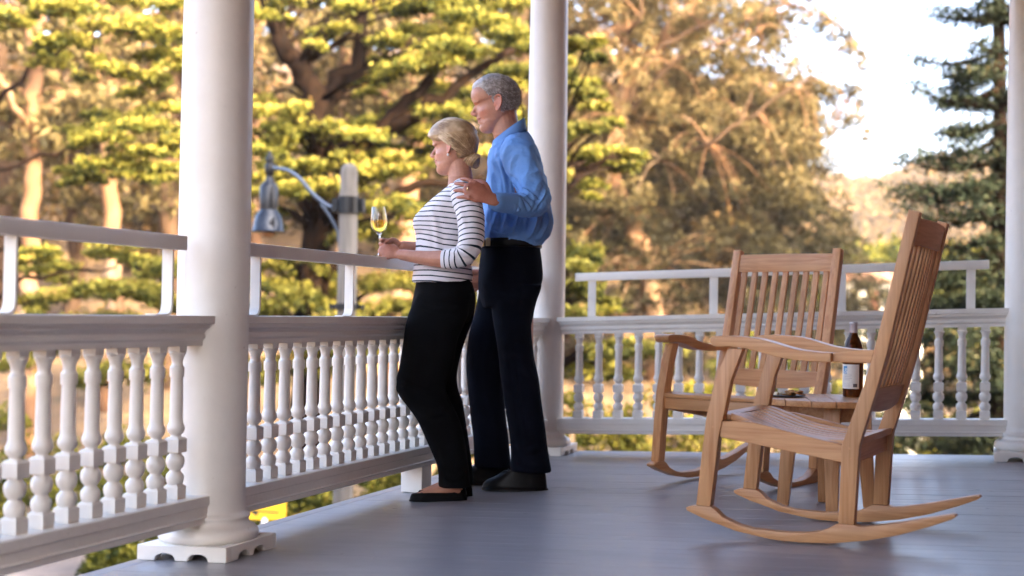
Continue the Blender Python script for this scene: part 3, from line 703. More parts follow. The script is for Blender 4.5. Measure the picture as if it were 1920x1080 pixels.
def skin_mat(name, rough=.46):
    m, nt, b = mat(name, (.5, .26, .18), rough); a = N(nt, 'Attribute', attribute_name='tint')
    v = coords(nt); n = N(nt, 'TexNoise', Scale=42, Detail=5, Roughness=.65); nt.links.new(v, n.inputs['Vector']); r = ramp(nt, [(.3, (.86, .80, .78)), (.7, (1.08, 1.06, 1.05))]); nt.links.new(n.outputs[0], r.inputs[0])
    mx = N(nt, 'MixRGB', blend_type='MULTIPLY'); mx.inputs[0].default_value = 1; nt.links.new(a.outputs['Color'], mx.inputs[1]); nt.links.new(r.outputs[0], mx.inputs[2]); nt.links.new(mx.outputs[0], b.inputs['Base Color'])
    b.inputs['Subsurface Weight'].default_value = .12; b.inputs['Subsurface Radius'].default_value = (.9, .3, .18); b.inputs['Subsurface Scale'].default_value = .008
    n2 = N(nt, 'TexNoise', Scale=160, Detail=3); nt.links.new(v, n2.inputs['Vector']); bump(nt, b, n2.outputs[0], .12, .001); return m
SKIN = skin_mat('skin')
def cloth(name, c0, c1, rough=.8, weave=600):
    m, nt, b = mat(name, c0, rough, 0, .25 if c1[2] > .1 else .08); v = coords(nt); n = N(nt, 'TexNoise', Scale=9, Detail=5); nt.links.new(v, n.inputs['Vector']); r = ramp(nt, [(.35, c0), (.7, c1)]); nt.links.new(n.outputs[0], r.inputs[0]); nt.links.new(r.outputs[0], b.inputs['Base Color'])
    n2 = N(nt, 'TexNoise', Scale=weave, Detail=2); nt.links.new(v, n2.inputs['Vector']); bump(nt, b, n2.outputs[0], .10, .0006); return m
def hair_mat(name, a, b_, c, rough=.45, sx=(1, 1, 1)):
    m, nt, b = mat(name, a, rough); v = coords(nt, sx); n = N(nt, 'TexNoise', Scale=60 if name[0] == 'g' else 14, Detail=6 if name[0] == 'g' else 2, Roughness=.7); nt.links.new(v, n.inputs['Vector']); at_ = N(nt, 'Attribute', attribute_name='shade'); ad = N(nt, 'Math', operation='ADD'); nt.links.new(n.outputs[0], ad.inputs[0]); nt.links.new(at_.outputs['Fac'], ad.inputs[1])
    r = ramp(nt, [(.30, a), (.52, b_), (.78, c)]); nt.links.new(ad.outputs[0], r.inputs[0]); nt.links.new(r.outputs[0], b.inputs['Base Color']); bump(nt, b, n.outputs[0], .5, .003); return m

def headM(pos, yaw, pitch, roll, sc): return Matrix.Translation(pos) @ Matrix.Rotation(yaw, 4, 'Z') @ Matrix.Rotation(pitch, 4, 'Y') @ Matrix.Rotation(roll, 4, 'X') @ Matrix.Scale(sc, 4)
def finish_body(me, Mh, male, zneck, redhands):
    co = vco(me); Hi = np.array(Mh.inverted()); hc = (np.hstack([co, np.ones((len(co), 1))]) @ Hi.T)[:, :3]
    k = (co[:, 2] > zneck) & (hc[:, 2] > -.03) & (np.abs(hc[:, 0]) < .16) & (np.abs(hc[:, 1]) < .12); out, col = sculpt(hc[k], male); H = np.array(Mh)
    co[k] = (np.hstack([out, np.ones((len(out), 1))]) @ H.T)[:, :3]
    c = np.tile(np.array((.40, .165, .10)) if male else np.array((.44, .205, .125)), (len(co), 1)); c[k] = col
    for p, rr in redhands:
        d = np.linalg.norm(co - np.array(p), axis=1); m_ = (.6 * np.exp(-(d / rr) ** 2))[:, None]; c = c * (1 - m_) + np.array((.36, .125, .078)) * m_
    setco(me, co); cattr(me, 'tint', c)
    me.polygons.foreach_set('use_smooth', [True] * len(me.polygons)); me.materials.append(SKIN)
def shade_attr(me, v): fattr(me, 'shade', v)
def hair_shell(Mh, zfun, thick, name, voxel_n=(70, 120), flat=None):
    """cap of hair: head surface pushed out, kept where zfun(x,y,z)>0"""
    pass

# ---------------- the man
def man():
    base = (.40, -1.62, .015)
    Mh = headM((.098, 0.0, 1.590), R(2), R(15), R(-2), 1.06)
    P = [xf(g, Mh) for g in head_parts('m')]
    # neck and trunk
    P.append(T([(.095, .0, 1.70), (.085, .0, 1.62), (.062, 0, 1.55), (.045, 0, 1.48)], [.058, .062, .066, .075], 20, .95, (1, 0, 0)))
    P.append(rings(interp_rings([(.93, .13, -.06, .150, 0), (1.05, .15, -.06, .145, 0), (1.2, .14, -.07, .150, 0), (1.36, .13, -.075, .165, 0), (1.46, .12, -.06, .175, 0), (1.52, .09, -.02, .10, 0)])))
    P.append(T([(.03, .16, 1.475), (-.01, .27, 1.38), (-.045, .385, 1.245)], [.058, .044, .030], 16)); P.append(T([(-.045, .385, 1.245), (.03, .455, 1.225), (.115, .545, 1.228)], [.030, .031, .0275], 16))
    P.append(T([(.03, -.16, 1.475), (.02, -.215, 1.32), (.03, -.235, 1.17)], [.058, .048, .04], 14)); P.append(T([(.03, -.235, 1.17), (.09, -.23, 1.06), (.17, -.20, .96)], [.04, .035, .027], 14))
    P.append(T([(.03, .09, .93), (.02, .10, .70), (-.01, .105, .50), (-.045, .105, .28), (-.065, .105, .14)], [.088, .078, .056, .046, .034], 18))
    P.append(T([(.06, -.09, .93), (.11, -.10, .70), (.15, -.105, .50), (.135, -.12, .28), (.115, -.13, .14)], [.088, .078, .056, .046, .034], 18))
    P.append(T([(-.065, .108, .14), (-.05, .112, .05), (.03, .112, .030)], [.030, .026, .020], 12)); P.append(T([(.115, -.132, .14), (.12, -.135, .05), (.19, -.135, .030)], [.030, .026, .020], 12))
    # near hand: laid over the woman's shoulder, back of the hand outwards
    h1, _ = hand((.128, .568, 1.236), (.18, -1, -.25), (1, .02, .42), (.25, 0, 1), 1.12, (.34, .31, .32, .36), ((.045, .045, .012), (.075, .052, .030), (.100, .048, .046)), .10, .95)
    P += h1
    h2, _ = hand((.17, -.20, .96), (0, 1, 0), (.7, 0, -.7), (.7, 0, .7), 1.0, (.5, .5, .55, .6), ((.045, .045, .012), (.075, .05, .03), (.09, .045, .045)))
    P += h2
    me = remesh(P, .0036, 'person_body', 2); finish_body(me, Mh, True, 1.565, [((.19, .575, 1.27), .09)])
    p = put('person', me, None, None, base, (0, 0, FA)); tag(p, 'tall grey-haired man in blue shirt with his hand on the woman\'s shoulder', 'person', 'couple at the rail')

    # shirt
    SH = cloth('blue_shirt_cotton', (.135, .295, .62), (.17, .35, .70), .7, 700)
    S = []
    S.append(rings(interp_rings([(1.075, .165, -.085, .158, 0), (1.09, .170, -.098, .165, 0), (1.13, .180, -.130, .176, .004), (1.19, .180, -.140, .178, .005), (1.28, .168, -.120, .180, 0), (1.38, .160, -.098, .182, 0), (1.45, .155, -.085, .188, 0), (1.495, .148, -.066, .165, 0), (1.53, .135, -.044, .11, 0, -.25), (1.555, .125, -.015, .080, 0, -.35)], 5), 48, 2.4))
    S.append(T([(.030, .135, 1.490), (.018, .205, 1.455), (-.012, .270, 1.385), (-.038, .335, 1.305), (-.050, .385, 1.245)], [.066, .077, .074, .070, .060], 24, 1.0))
    S.append(T([(-.058, .375, 1.258), (-.030, .400, 1.236), (.005, .435, 1.228), (.045, .478, 1.226)], [.058, .055, .048, .041], 24, .95))
    S.append(T([(.030, -.135, 1.490), (.018, -.205, 1.43), (.02, -.235, 1.30), (.03, -.245, 1.17), (.09, -.235, 1.07), (.15, -.21, .99)], [.066, .075, .066, .058, .048, .040], 20))
    sm = remesh(S, .0044, 'shirt', 3)
    F_ = [([(.06, .17, 1.50), (.045, .20, 1.40), (.035, .20, 1.30), (.05, .185, 1.22)], .012, .010),
          ([(.02, .25, 1.45), (.02, .30, 1.38), (.01, .36, 1.30), (.0, .40, 1.27)], .013, .010),
          ([(-.03, .27, 1.45), (-.07, .32, 1.36), (-.09, .36, 1.29)], .014, .007),
          ([(.045, .24, 1.40), (.04, .31, 1.33), (.02, .385, 1.275)], .009, .009),
          ([(.005, .40, 1.285), (-.03, .44, 1.27), (-.07, .43, 1.24)], .010, .009), ([(.03, .43, 1.265), (.0, .47, 1.245), (-.03, .46, 1.205)], .009, .008), ([(.035, .46, 1.26), (.03, .495, 1.235), (.02, .49, 1.20)], .007, .006),
          ([(-.09, .38, 1.30), (-.08, .44, 1.25), (-.05, .445, 1.20)], .010, .006),
          ([(.14, .12, 1.46), (.13, .17, 1.36), (.12, .175, 1.25), (.13, .16, 1.14)], .015, .007), ([(.10, .17, 1.44), (.08, .185, 1.33), (.07, .185, 1.20), (.10, .175, 1.11)], .013, .010),
          ([(.03, .19, 1.36), (.01, .19, 1.24), (.04, .18, 1.12)], .013, .011), ([(-.03, .17, 1.33), (-.06, .17, 1.20), (-.03, .165, 1.10)], .014, .010), ([(-.08, .14, 1.30), (-.11, .13, 1.20), (-.07, .13, 1.10)], .014, .009),
          ([(.16, .06, 1.20), (.12, .14, 1.13), (.05, .18, 1.12)], .012, .009), ([(.15, .10, 1.29), (.09, .18, 1.22), (.0, .19, 1.20)], .011, .006), ([(.17, .03, 1.36), (.16, .05, 1.22), (.17, .05, 1.10)], .011, .006)]
    folds(sm, [(a, b * .72, c * 1.75) for a, b, c in F_]); crumple(sm, .026, 7, 1, (1, 1, .45)); crumple(sm, .012, 17, 5, (1, 1, .5)); crumple(sm, .0035, 45, 2)
    sm.polygons.foreach_set('use_smooth', [True] * len(sm.polygons)); sh = put('shirt', sm, SH, p)
    # collar, cuff, placket, seams
    m = MB(); v = []; f = []; k = 40
    for i in range(k + 1):
        a = R(22) + (R(338) - R(22)) * i / k; ca, sa = math.cos(a), math.sin(a); ctr = np.array((.068, .0)); low = -.014 * ca
        drop = .050 * max(0, ca) ** 1.5
        for rr, zz in ((.066, 1.530), (.067, 1.585), (.071, 1.588), (.080 + .006 * max(0, ca), 1.546 - drop), (.0775 + .006 * max(0, ca), 1.543 - drop)):
            zz2 = zz + .004 + (-.046 * ca) + (.010 if zz > 1.57 else 0) * (-ca)
            v.append((ctr[0] + rr * ca * 1.03, ctr[1] + rr * sa * .96, zz2))
    for i in range(k):
        for q in range(4): f.append((5 * i + q, 5 * i + 5 + q, 5 * i + 6 + q, 5 * i + 1 + q))
    m.add(v, f); cm = m.mesh('collar', True, recalc=True); put('collar', cm, SH, p)
    m = MB(); m.add(*T([(.040, .472, 1.2262), (.075, .505, 1.2268), (.108, .538, 1.2278)], [.0430, .0415, .0400], 28, .92, k=3)); cf = m.mesh('cuff', True); crumple(cf, .004, 16, 3); put('cuff', cf, SH, p)
    m = MB(); m.lathe([(.005, 0), (.0055, .0012), (.003, .0018)], 10); put('cuff_button', m.mesh('cuff_button', True), mat('button_white', (.75, .75, .72), .3)[0], p, (.063, .512, 1.203), (R(118), 0, R(20)))
    seam = MB(); seam.add(*T([(.085, .105, 1.535), (.10, .145, 1.50), (.092, .175, 1.455), (.065, .185, 1.40)], [.0022] * 4, 6)); put('shoulder_seam', seam.mesh('shoulder_seam', True), SH, p)
    # trousers
    TR = cloth('navy_wool', (.003, .004, .008), (.005, .006, .012), .95, 500)
    Q = []
    Q.append(rings(interp_rings([(.80, .165, -.062, .165, .0), (.86, .185, -.075, .178, 0), (.93, .188, -.098, .178, 0), (1.0, .184, -.094, .166, 0), (1.065, .176, -.084, .154, 0), (1.105, .174, -.078, .152, 0)], 5), 48, 2.3))
    def leg(rs): return rings(interp_rings(rs, 5), 36, 2.25)
    Q.append(leg([(.90, .13, -.09, .095, .085), (.78, .125, -.058, .100, .088), (.62, .10, -.058, .094, .098), (.50, .085, -.080, .088, .104), (.38, .062, -.098, .082, .106), (.27, .044, -.116, .080, .106), (.17, .034, -.128, .080, .108), (.085, .036, -.145, .083, .110)][::-1]))
    Q.append(leg([(.90, .185, -.04, .095, -.075), (.78, .205, .00, .098, -.085), (.68, .228, .03, .094, -.09), (.56, .242, .062, .086, -.10), (.45, .235, .068, .080, -.105), (.31, .218, .058, .078, -.115), (.21, .203, .045, .078, -.122), (.075, .196, .028, .080, -.13)][::-1]))
    tm = remesh(Q, .006, 'trousers', 3)
    folds(tm, [([(.17, .10, .90), (.06, .17, .86), (-.05, .16, .84)], .012, .005), ([(.10, .185, .60), (.0, .19, .56), (-.06, .18, .50)], .014, .005), ([(.04, .18, .22), (-.03, .19, .18), (-.10, .18, .20)], .012, .006), ([(.03, .18, .15), (-.05, .19, .12), (-.12, .17, .13)], .010, .006), ([(.06, .175, .80), (.02, .19, .5), (-.03, .185, .2)], .008, .004)])
    crumple(tm, .012, 6, 2, (1, 1, .35)); put('trousers', tm, TR, p); tm.polygons.foreach_set('use_smooth', [True] * len(tm.polygons))
    # belt with buckle
    BK = mat('black_leather', (.003, .003, .0035), .42, 0, .14)[0]
    m = MB(); v, f = rings([(1.066, .1815, -.0895, .1595, 0), (1.069, .1835, -.0915, .1612, 0), (1.100, .1825, -.0885, .1605, 0), (1.103, .1805, -.0865, .159, 0)], 48, 2.3); m.add(v, f); bl = put('belt', m.mesh('belt', True, angle=50), BK, p)
    BR = mat('brass', (.62, .47, .26), .28, 1.0)[0]
    m = MB(); m.box((-.003, -.020, -.019), (.004, .020, .019)); bb = bev(m.mesh('belt_buckle'), .003, 2); put('belt_buckle', bb, BR, bl, (.1765, .084, 1.0845), (0, 0, R(33)))
    m = MB(); m.box((-.003, -.012, -.018), (.004, .012, .018)); put('belt_keeper', bev(m.mesh('belt_keeper'), .002, 1), BR, bl, (.147, .128, 1.0845), (0, 0, R(55)))
    # shoes
    def shoe(name, pos, rz, L=.285, W=.050):
        m = MB(); pr = []; n = 28; v = []; f = []; zs = [0, .012, .0135, .028, .045, .060, .074, .086]
        for z in zs:
            t = z / .10
            for k in range(n):
                a = 2 * math.pi * k / n; c, s_ = math.cos(a), math.sin(a); x = c * L / 2; ws = W * (1 - .25 * (abs(c) ** 4)) * (.88 if c < 0 else 1.)
                fr = L / 2 * (1 - .030 * t - .62 * max(0, (t - .40) / .46) ** .75 * (c > 0)); x = (fr if c > 0 else L / 2 - .012 * t) * math.copysign(abs(c) ** .85, c); y = ws * math.copysign(abs(s_) ** .9, s_) * (1 - .30 * t)
                e = 1.03 if z <= .012 else 1.0; v.append((x * e, y * e, z))
        for i in range(len(zs) - 1):
            for k in range(n): k2 = (k + 1) % n; f.append((i * n + k, i * n + k2, (i + 1) * n + k2, (i + 1) * n + k))
        f.append(tuple(range(n - 1, -1, -1))); f.append(tuple((len(zs) - 1) * n + k for k in range(n))); m.add(v, f)
        s_ = put(name, m.mesh(name, True, angle=55), BK, p, pos, (0, 0, rz)); m = MB()
        for q in range(4): m.add(*T([(.028 + q * .014, -.016, .088 - q * .008), (.030 + q * .014, 0, .094 - q * .008), (.028 + q * .014, .016, .088 - q * .008)], [.0018] * 3, 6))
        put('laces', m.mesh('laces', True), BK, s_); return s_
    shoe('shoe', (.012, .112, .001), R(-2)); shoe('shoe', (.145, -.135, -.0035), R(4))
    # hair: short and grey
    HA = hair_mat('grey_hair', (.20, .17, .155), (.44, .41, .39), (.78, .75, .72), .5)
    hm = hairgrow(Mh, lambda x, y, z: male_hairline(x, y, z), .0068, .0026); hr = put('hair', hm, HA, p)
    hc, hn = vco(hm), vno(hm); g = np.random.default_rng(3); m = MB(); sh = []; Hr = np.array(Mh)[:3, :3] / 1.06
    for i in g.integers(0, len(hc), 3600):
        q = hc[i] + g.normal(size=3) * .0015; nn = hn[i]; fl_ = Hr @ np.array((-.55, 0, -.75)) + g.normal(size=3) * .13; d_ = nn * .28 + fl_; d_ /= np.linalg.norm(d_); L = g.uniform(.004, .0085); n0 = len(m.v)
        m.add(*tube_geo([tuple(q - nn * .001), tuple(q + d_ * L * .6), tuple(q + (d_ + fl_ * .5) * L)], [.0009, .0007, .0003], 3, False)); sh += [g.uniform(-.25, .3)] * (len(m.v) - n0)
    st = m.mesh('hair_strands', True, recalc=False); shade_attr(st, sh); put('hair_strands', st, HA, hr)
    # wedding ring on the near hand
    m = MB(); m.add(*ring_geo((.2235, .580, 1.2745), (.92, -.22, .25), .0088, .0017)); put('ring', m.mesh('ring', True), mat('gold', (.80, .60, .30), .2, 1.0)[0], p)
    return p
def ring_geo(c, axis, r, t, n=24, k=8):
    A = Vector(axis).normalized(); U = A.orthogonal().normalized(); W = A.cross(U); v = []; f = []
    for i in range(n):
        a = 2 * math.pi * i / n; d = U * math.cos(a) + W * math.sin(a)
        for j in range(k):
            b = 2 * math.pi * j / k; q = Vector(c) + d * (r + t * math.cos(b)) + A * t * 1.4 * math.sin(b); v.append(tuple(q))
    for i in range(n):
        for j in range(k): f.append((i * k + j, i * k + (j + 1) % k, ((i + 1) % n) * k + (j + 1) % k, ((i + 1) % n) * k + j))
    return v, f
def head_surface(male):
    g = head_parts('m' if male else 'f')[0]; return np.array(g[0]), g[1]
def male_hairline(x, y, z):
    """>0 where hair grows"""
    ay = abs(y)
    front = .074 - .9 * max(0, ay - .030) + (z - .19) * .35           # hairline recedes at the temples
    side = .148 if x > .012 else (.118 if x > -.014 else .072)
    top = z - (.168 if x > .02 else side)
    if x > .020: top = z - (.150 + (x - .020) * .62)
    return min(top, (front - x)) if x > .01 else top
def hairgrow(Mh, keep, thick, rough_amp, male=True, name='hair'):
    V, F_ = head_surface(male); me = bpy.data.meshes.new('tmp'); me.from_pydata([tuple(v) for v in V], [], F_); bm = bmesh.new(); bm.from_mesh(me); bmesh.ops.recalc_face_normals(bm, faces=bm.faces)
    bmesh.ops.subdivide_edges(bm, edges=bm.edges, cuts=1, use_grid_fill=True); bm.normal_update()
    dead = [f for f in bm.faces if keep(*f.calc_center_median()) < 0]; bmesh.ops.delete(bm, geom=dead, context='FACES')
    bd = {v for e in bm.edges if e.is_boundary for v in e.verts}; dist = {}
    fr = list(bd); 
    for v in bd: dist[v] = 0
    while fr:
        nx = []
        for v in fr:
            for e in v.link_edges:
                o = e.other_vert(v)
                if o not in dist: dist[o] = dist[v] + 1; nx.append(o)
        fr = nx
    sh = []
    for v in bm.verts:
        d = min(1, dist.get(v, 9) / 5); c = v.co; nz = noise.noise(Vector((c.x * 55, c.y * 55, c.z * 55))) * .6 + noise.noise(Vector((c.x * 140, c.y * 140, c.z * 140))) * .4
        tk = thick * (.15 + .85 * d) * (1.25 if c.z > .17 else 1.) + rough_amp * nz * (.3 + .7 * d)
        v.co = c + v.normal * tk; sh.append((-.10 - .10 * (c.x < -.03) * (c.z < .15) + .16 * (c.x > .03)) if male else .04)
    bm.to_mesh(me); bm.free(); me.transform(Mh); me.name = name; me.update(); shade_attr(me, sh); me.polygons.foreach_set('use_smooth', [True] * len(me.polygons)); return me
MAN = man()

# ---------------- the woman
def woman():
    base = (.222, -2.10, .0083); W0 = -.05
    Mh = headM((-.036, W0, 1.364), R(-17), R(7), R(0), .945)
    P = [xf(g, Mh) for g in head_parts('f')]
    P.append(T([(-.045, W0, 1.47), (-.052, W0, 1.41), (-.060, W0, 1.34), (-.062, W0, 1.27)], [.048, .049, .052, .064], 20, 1.0, (1, 0, 0)))
    P.append(rings(interp_rings([(.80, .10, -.11, .150, W0), (.92, .105, -.095, .140, W0), (1.02, .10, -.085, .120, W0), (1.12, .11, -.105, .128, W0), (1.22, .06, -.125, .145, W0), (1.275, .01, -.115, .145, W0), (1.30, -.01, -.11, .10, W0)])))
    # collar bones
    for s_ in (-1, 1): P.append(T([(-.005, W0 + s_ * .018, 1.285), (-.02, W0 + s_ * .07, 1.300), (-.055, W0 + s_ * .135, 1.295)], [.009, .008, .009], 8))
    P.append(T([(-.080, .100, 1.265), (-.110, .135, 1.15), (-.088, .155, 1.015)], [.044, .038, .034], 16)); P.append(T([(-.088, .155, 1.010), (-.02, .145, .998), (.06, .110, 1.000), (.174, .064, 1.015)], [.034, .0375, .031, .0225], 16, .92))
    P.append(T([(-.070, -.200, 1.265), (-.080, -.225, 1.15), (-.030, -.235, 1.045)], [.044, .038, .034], 14)); P.append(T([(-.030, -.235, 1.045), (.05, -.17, 1.050), (.176, -.042, 1.055)], [.036, .031, .0225], 14))
    # legs
    P.append(T([(-.01, .02, .88), (.05, .035, .66), (.095, .038, .47), (.005, .037, .24), (-.058, .03, .07)], [.070, .060, .044, .038, .034], 16)); P.append(T([(-.02, -.12, .88), (.0, -.128, .66), (.005, -.13, .46), (-.04, -.13, .24), (-.075, -.13, .07)], [.070, .060, .044, .038, .034], 16))
    for fx, fl in ((.0, .026), (-.02, -.13)):
        P.append(T([(fx - .080, fl, .026), (fx - .060, fl, .052), (fx - .01, fl, .044), (fx + .055, fl, .024), (fx + .105, fl, .014)], [.019, .030, .031, .023, .012], 14, 1.0))
    # near hand closes over the far one, which holds the glass stem
    h1, k1 = hand((.184, .058, 1.018), (.15, -1, -.15), (1, -.18, .16), (.1, .1, 1), .84, (.62, .66, .70, .74), ((.040, .036, .016), (.066, .036, .034), (.086, .026, .046)), .03, .95); P += h1
    h2, k2 = hand((.186, -.036, 1.052), (.10, 1, -.05), (1, .30, .02), (.0, -.1, 1), .84, (.60, .64, .70, .75), ((.040, .034, .018), (.066, .030, .036), (.090, .018, .046)), .03, .95); P += h2
    me = remesh(P, .0034, 'person_body', 2); finish_body(me, Mh, False, 1.35, [((.24, .05, 1.04), .06)])
    p = put('person', me, None, None, base, (0, 0, FA)); tag(p, 'blonde woman in striped top and black trousers holding a glass of wine', 'person', 'couple at the rail')

    # striped knit top
    m_, nt, b = mat('striped_jersey', (.78, .76, .78), .8, 0, .2); a = N(nt, 'Attribute', attribute_name='stripe'); md = N(nt, 'Math', operation='MULTIPLY'); md.inputs[1].default_value = 1 / .0222
    fr = N(nt, 'Math', operation='FRACT'); nt.links.new(a.outputs['Fac'], md.inputs[0]); nt.links.new(md.outputs[0], fr.inputs[0])
    lt = N(nt, 'Math', operation='LESS_THAN'); lt.inputs[1].default_value = .235; nt.links.new(fr.outputs[0], lt.inputs[0])
    mx = N(nt, 'MixRGB'); mx.inputs[1].default_value = (.74, .72, .75, 1); mx.inputs[2].default_value = (.010, .022, .035, 1); nt.links.new(lt.outputs[0], mx.inputs[0]); nt.links.new(mx.outputs[0], b.inputs['Base Color'])
    v_ = coords(nt); n2 = N(nt, 'TexNoise', Scale=450, Detail=2); nt.links.new(v_, n2.inputs['Vector']); bump(nt, b, n2.outputs[0], .12, .0006)
    tor = [rings(interp_rings([(.905, .137, -.117, .160, W0), (.935, .134, -.119, .157, W0), (.985, .128, -.112, .146, W0), (1.045, .122, -.108, .138, W0), (1.105, .126, -.118, .140, W0), (1.155, .136, -.128, .145, W0), (1.205, .106, -.135, .150, W0), (1.250, .062, -.136, .152, W0), (1.285, .020, -.132, .140, W0), (1.312, -.010, -.122, .105, W0), (1.322, -.018, -.112, .082, W0)], 5), 48, 2.3)]
    for s_ in (-1, 1): tor.append(ell((.062, W0 + s_ * .066, 1.150), (.072, .062, .064), 18))
    tm = remesh(tor, .0046, 'top', 3)
    folds(tm, [([(.12, .03, 1.02), (.05, .08, .985), (-.05, .09, .97)], .012, .005), ([(.13, .0, .96), (.03, .09, .945), (-.08, .08, .95)], .010, .005), ([(.10, .06, 1.08), (.04, .09, 1.04), (-.04, .095, 1.03)], .012, .004), ([(.05, .075, 1.22), (.03, .09, 1.12), (.02, .09, 1.0)], .012, .004)])
    crumple(tm, .008, 8, 4); c = vco(tm); fattr(tm, 'stripe', c[:, 2] + .07 * np.maximum(-c[:, 0] + .05, 0) ** 1 * 1.3 - .02 * np.exp(-((c[:, 2] - 1.09) / .05) ** 2) * np.clip(c[:, 0] * 10, 0, 1) + .004)
    tm.polygons.foreach_set('use_smooth', [True] * len(tm.polygons)); tp = put('top', tm, m_, p)
    for s_, pts, rad in ((1, [(-.068, .070, 1.290), (-.082, .105, 1.262), (-.104, .128, 1.200), (-.116, .145, 1.120), (-.108, .158, 1.050), (-.080, .160, 1.004)], [.044, .056, .0575, .0540, .0500, .0445]), (-1, [(-.068, -.17, 1.290), (-.080, -.205, 1.255), (-.085, -.23, 1.18), (-.06, -.24, 1.10), (-.03, -.235, 1.05)], [.044, .054, .054, .050, .044])):
        fore = [(-.088, .159, 1.010), (-.045, .155, .999), (-.002, .144, .998)] if s_ > 0 else [(-.03, -.235, 1.05), (.0, -.21, 1.05), (.04, -.18, 1.05)]
        S = [T(pts, rad, 22), T(fore, [.0450, .0440, .0400], 22, 1.0)]
        m2 = remesh(S, .0042, 'sleeve', 3); ax = catmull(pts + fore[1:], 5); cc = vco(m2)
        # cut the rounded end of the sleeve to a straight hem
        hd = np.array(fore[-1]) - np.array(fore[-2]); hd /= np.linalg.norm(hd); t = (cc - np.array(fore[-1])) @ hd; cc = cc - np.clip(t - .002, 0, 1)[:, None] * hd; setco(m2, cc)
        if s_ > 0: folds(m2, [([(-.06, .20, 1.06), (-.10, .205, 1.04), (-.13, .18, 1.05)], .009, .006), ([(-.05, .195, 1.03), (-.09, .20, 1.01), (-.13, .17, 1.01)], .008, .006), ([(-.06, .12, 1.25), (-.07, .17, 1.20), (-.09, .195, 1.12)], .010, .003), ([(-.02, .18, 1.03), (-.06, .20, 1.015), (-.10, .19, .98)], .007, .005)])
        crumple(m2, .007, 10, 6); cc = vco(m2)
        # arc length along the arm gives the stripes, smoothly turned round the elbow
        A = np.array(pts + fore[1:]); up = (A[0] - A[len(pts) - 2]); up /= np.linalg.norm(up); el_ = np.array(fore[0]) + np.array((.028, -.0, .030)) if s_ > 0 else np.array(fore[0])
        tu = (cc - el_) @ up; tf = -(cc - el_) @ hd; ang = np.arctan2(np.maximum(-tu, 1e-6), np.maximum(-tf, 1e-6)); k = (tu < 0) & (tf < 0)
        st = np.where(tu >= 0, tu, 0) - np.where((tf < 0) & (tu < 0), 0, 0)
        st = np.where(tu >= 0, tu * 1.0, np.where(tf >= 0, tf * 0, 0)); fw_ = (cc - el_) @ hd
        st = np.where((tu < 0) & (fw_ >= 0), -fw_ - .075, st); rad_ = np.arctan2(-tu, -fw_ + 1e-9); st = np.where((tu < 0) & (fw_ < 0), -.075 * (np.arctan2(-tu, -fw_) / (math.pi / 2)), st)
        fattr(m2, 'stripe', st + .5 + .10 * np.where(tu >= 0, cc[:, 0] * -1 - .1, 0)); m2.polygons.foreach_set('use_smooth', [True] * len(m2.polygons)); put('sleeve', m2, m_, tp)
    TR = cloth('black_trouser_cloth', (.003, .003, .0035), (.005, .005, .006), .95, 500)
    Q = [rings(interp_rings([(.74, .150, -.10, .155, W0), (.80, .138, -.128, .168, W0), (.85, .128, -.132, .168, W0), (.905, .118, -.118, .156, W0), (.94, .112, -.105, .148, W0)], 5), 44, 2.3)]
    def leg(rs): return rings(interp_rings(rs, 5), 34, 2.2)
    Q.append(leg([(.86, .11, -.12, .080, .030), (.76, .146, -.105, .085, .035), (.66, .160, -.065, .080, .040), (.56, .174, -.045, .073, .042), (.49, .186, -.020, .068, .042), (.44, .180, -.025, .066, .042), (.34, .106, -.080, .066, .038), (.24, .056, -.105, .068, .036), (.14, .010, -.115, .070, .034), (.062, .006, -.128, .073, .032)][::-1]))
    Q.append(leg([(.86, .10, -.13, .080, -.125), (.76, .10, -.122, .085, -.13), (.66, .095, -.090, .080, -.13), (.54, .088, -.062, .072, -.13), (.46, .085, -.062, .068, -.13), (.38, .070, -.086, .066, -.13), (.24, .02, -.112, .068, -.13), (.055, -.02, -.134, .072, -.13)][::-1]))
    tr = remesh(Q, .0058, 'trousers', 3); folds(tr, [([(.13, .10, .84), (.04, .12, .80), (-.07, .10, .79)], .012, .005), ([(.17, .09, .50), (.10, .115, .47), (.03, .11, .45)], .010, .005), ([(.10, .10, .38), (.04, .11, .36), (-.03, .10, .38)], .012, .005), ([(.0, .10, .12), (-.06, .11, .10), (-.11, .09, .13)], .010, .005)])
    crumple(tr, .010, 7, 9, (1, 1, .35)); put('trousers', tr, TR, p); tr.polygons.foreach_set('use_smooth', [True] * len(tr.polygons))
    BK = mat('black_suede', (.003, .003, .0035), .6, 0, .07)[0]
    def flat(pos, rz):
        n = 30; v = []; f = []; L, W = .240, .038; lev = [(0, 1., 0), (.007, 1.02, 0), (.008, .99, 0), (.026, .97, 1), (.040, .93, 2)]
        for li, (z, e, top) in enumerate(lev):
            for k in range(n):
                a = 2 * math.pi * k / n; c, s_ = math.cos(a), math.sin(a); x = math.copysign(abs(c) ** .8, c) * L / 2 * e; y = W * math.copysign(abs(s_) ** .85, s_) * e * (1 - .28 * max(0, c) ** 3) * (.84 if c < 0 else 1)
                zz = z * (1 if c < .3 else 1 - .35 * (c - .3)) + (.016 * max(0, -c) ** 2 if top else 0)
                v.append((x, y, zz))
        for i in range(len(lev) - 1):
            for k in range(n): k2 = (k + 1) % n; f.append((i * n + k, i * n + k2, (i + 1) * n + k2, (i + 1) * n + k))
        # toe box roof only
        f.append(tuple(range(n - 1, -1, -1))); base_ = (len(lev) - 1) * n; q = [k for k in range(n) if math.cos(2 * math.pi * k / n) > .32]; q = sorted(q, key=lambda k: ((k + n // 2) % n)); f.append(tuple(base_ + k for k in q))
        m = MB(); m.add(v, f); s_ = put('flat_shoe', m.mesh('flat_shoe', True, angle=50), BK, p, pos, (0, 0, rz)); m = MB()
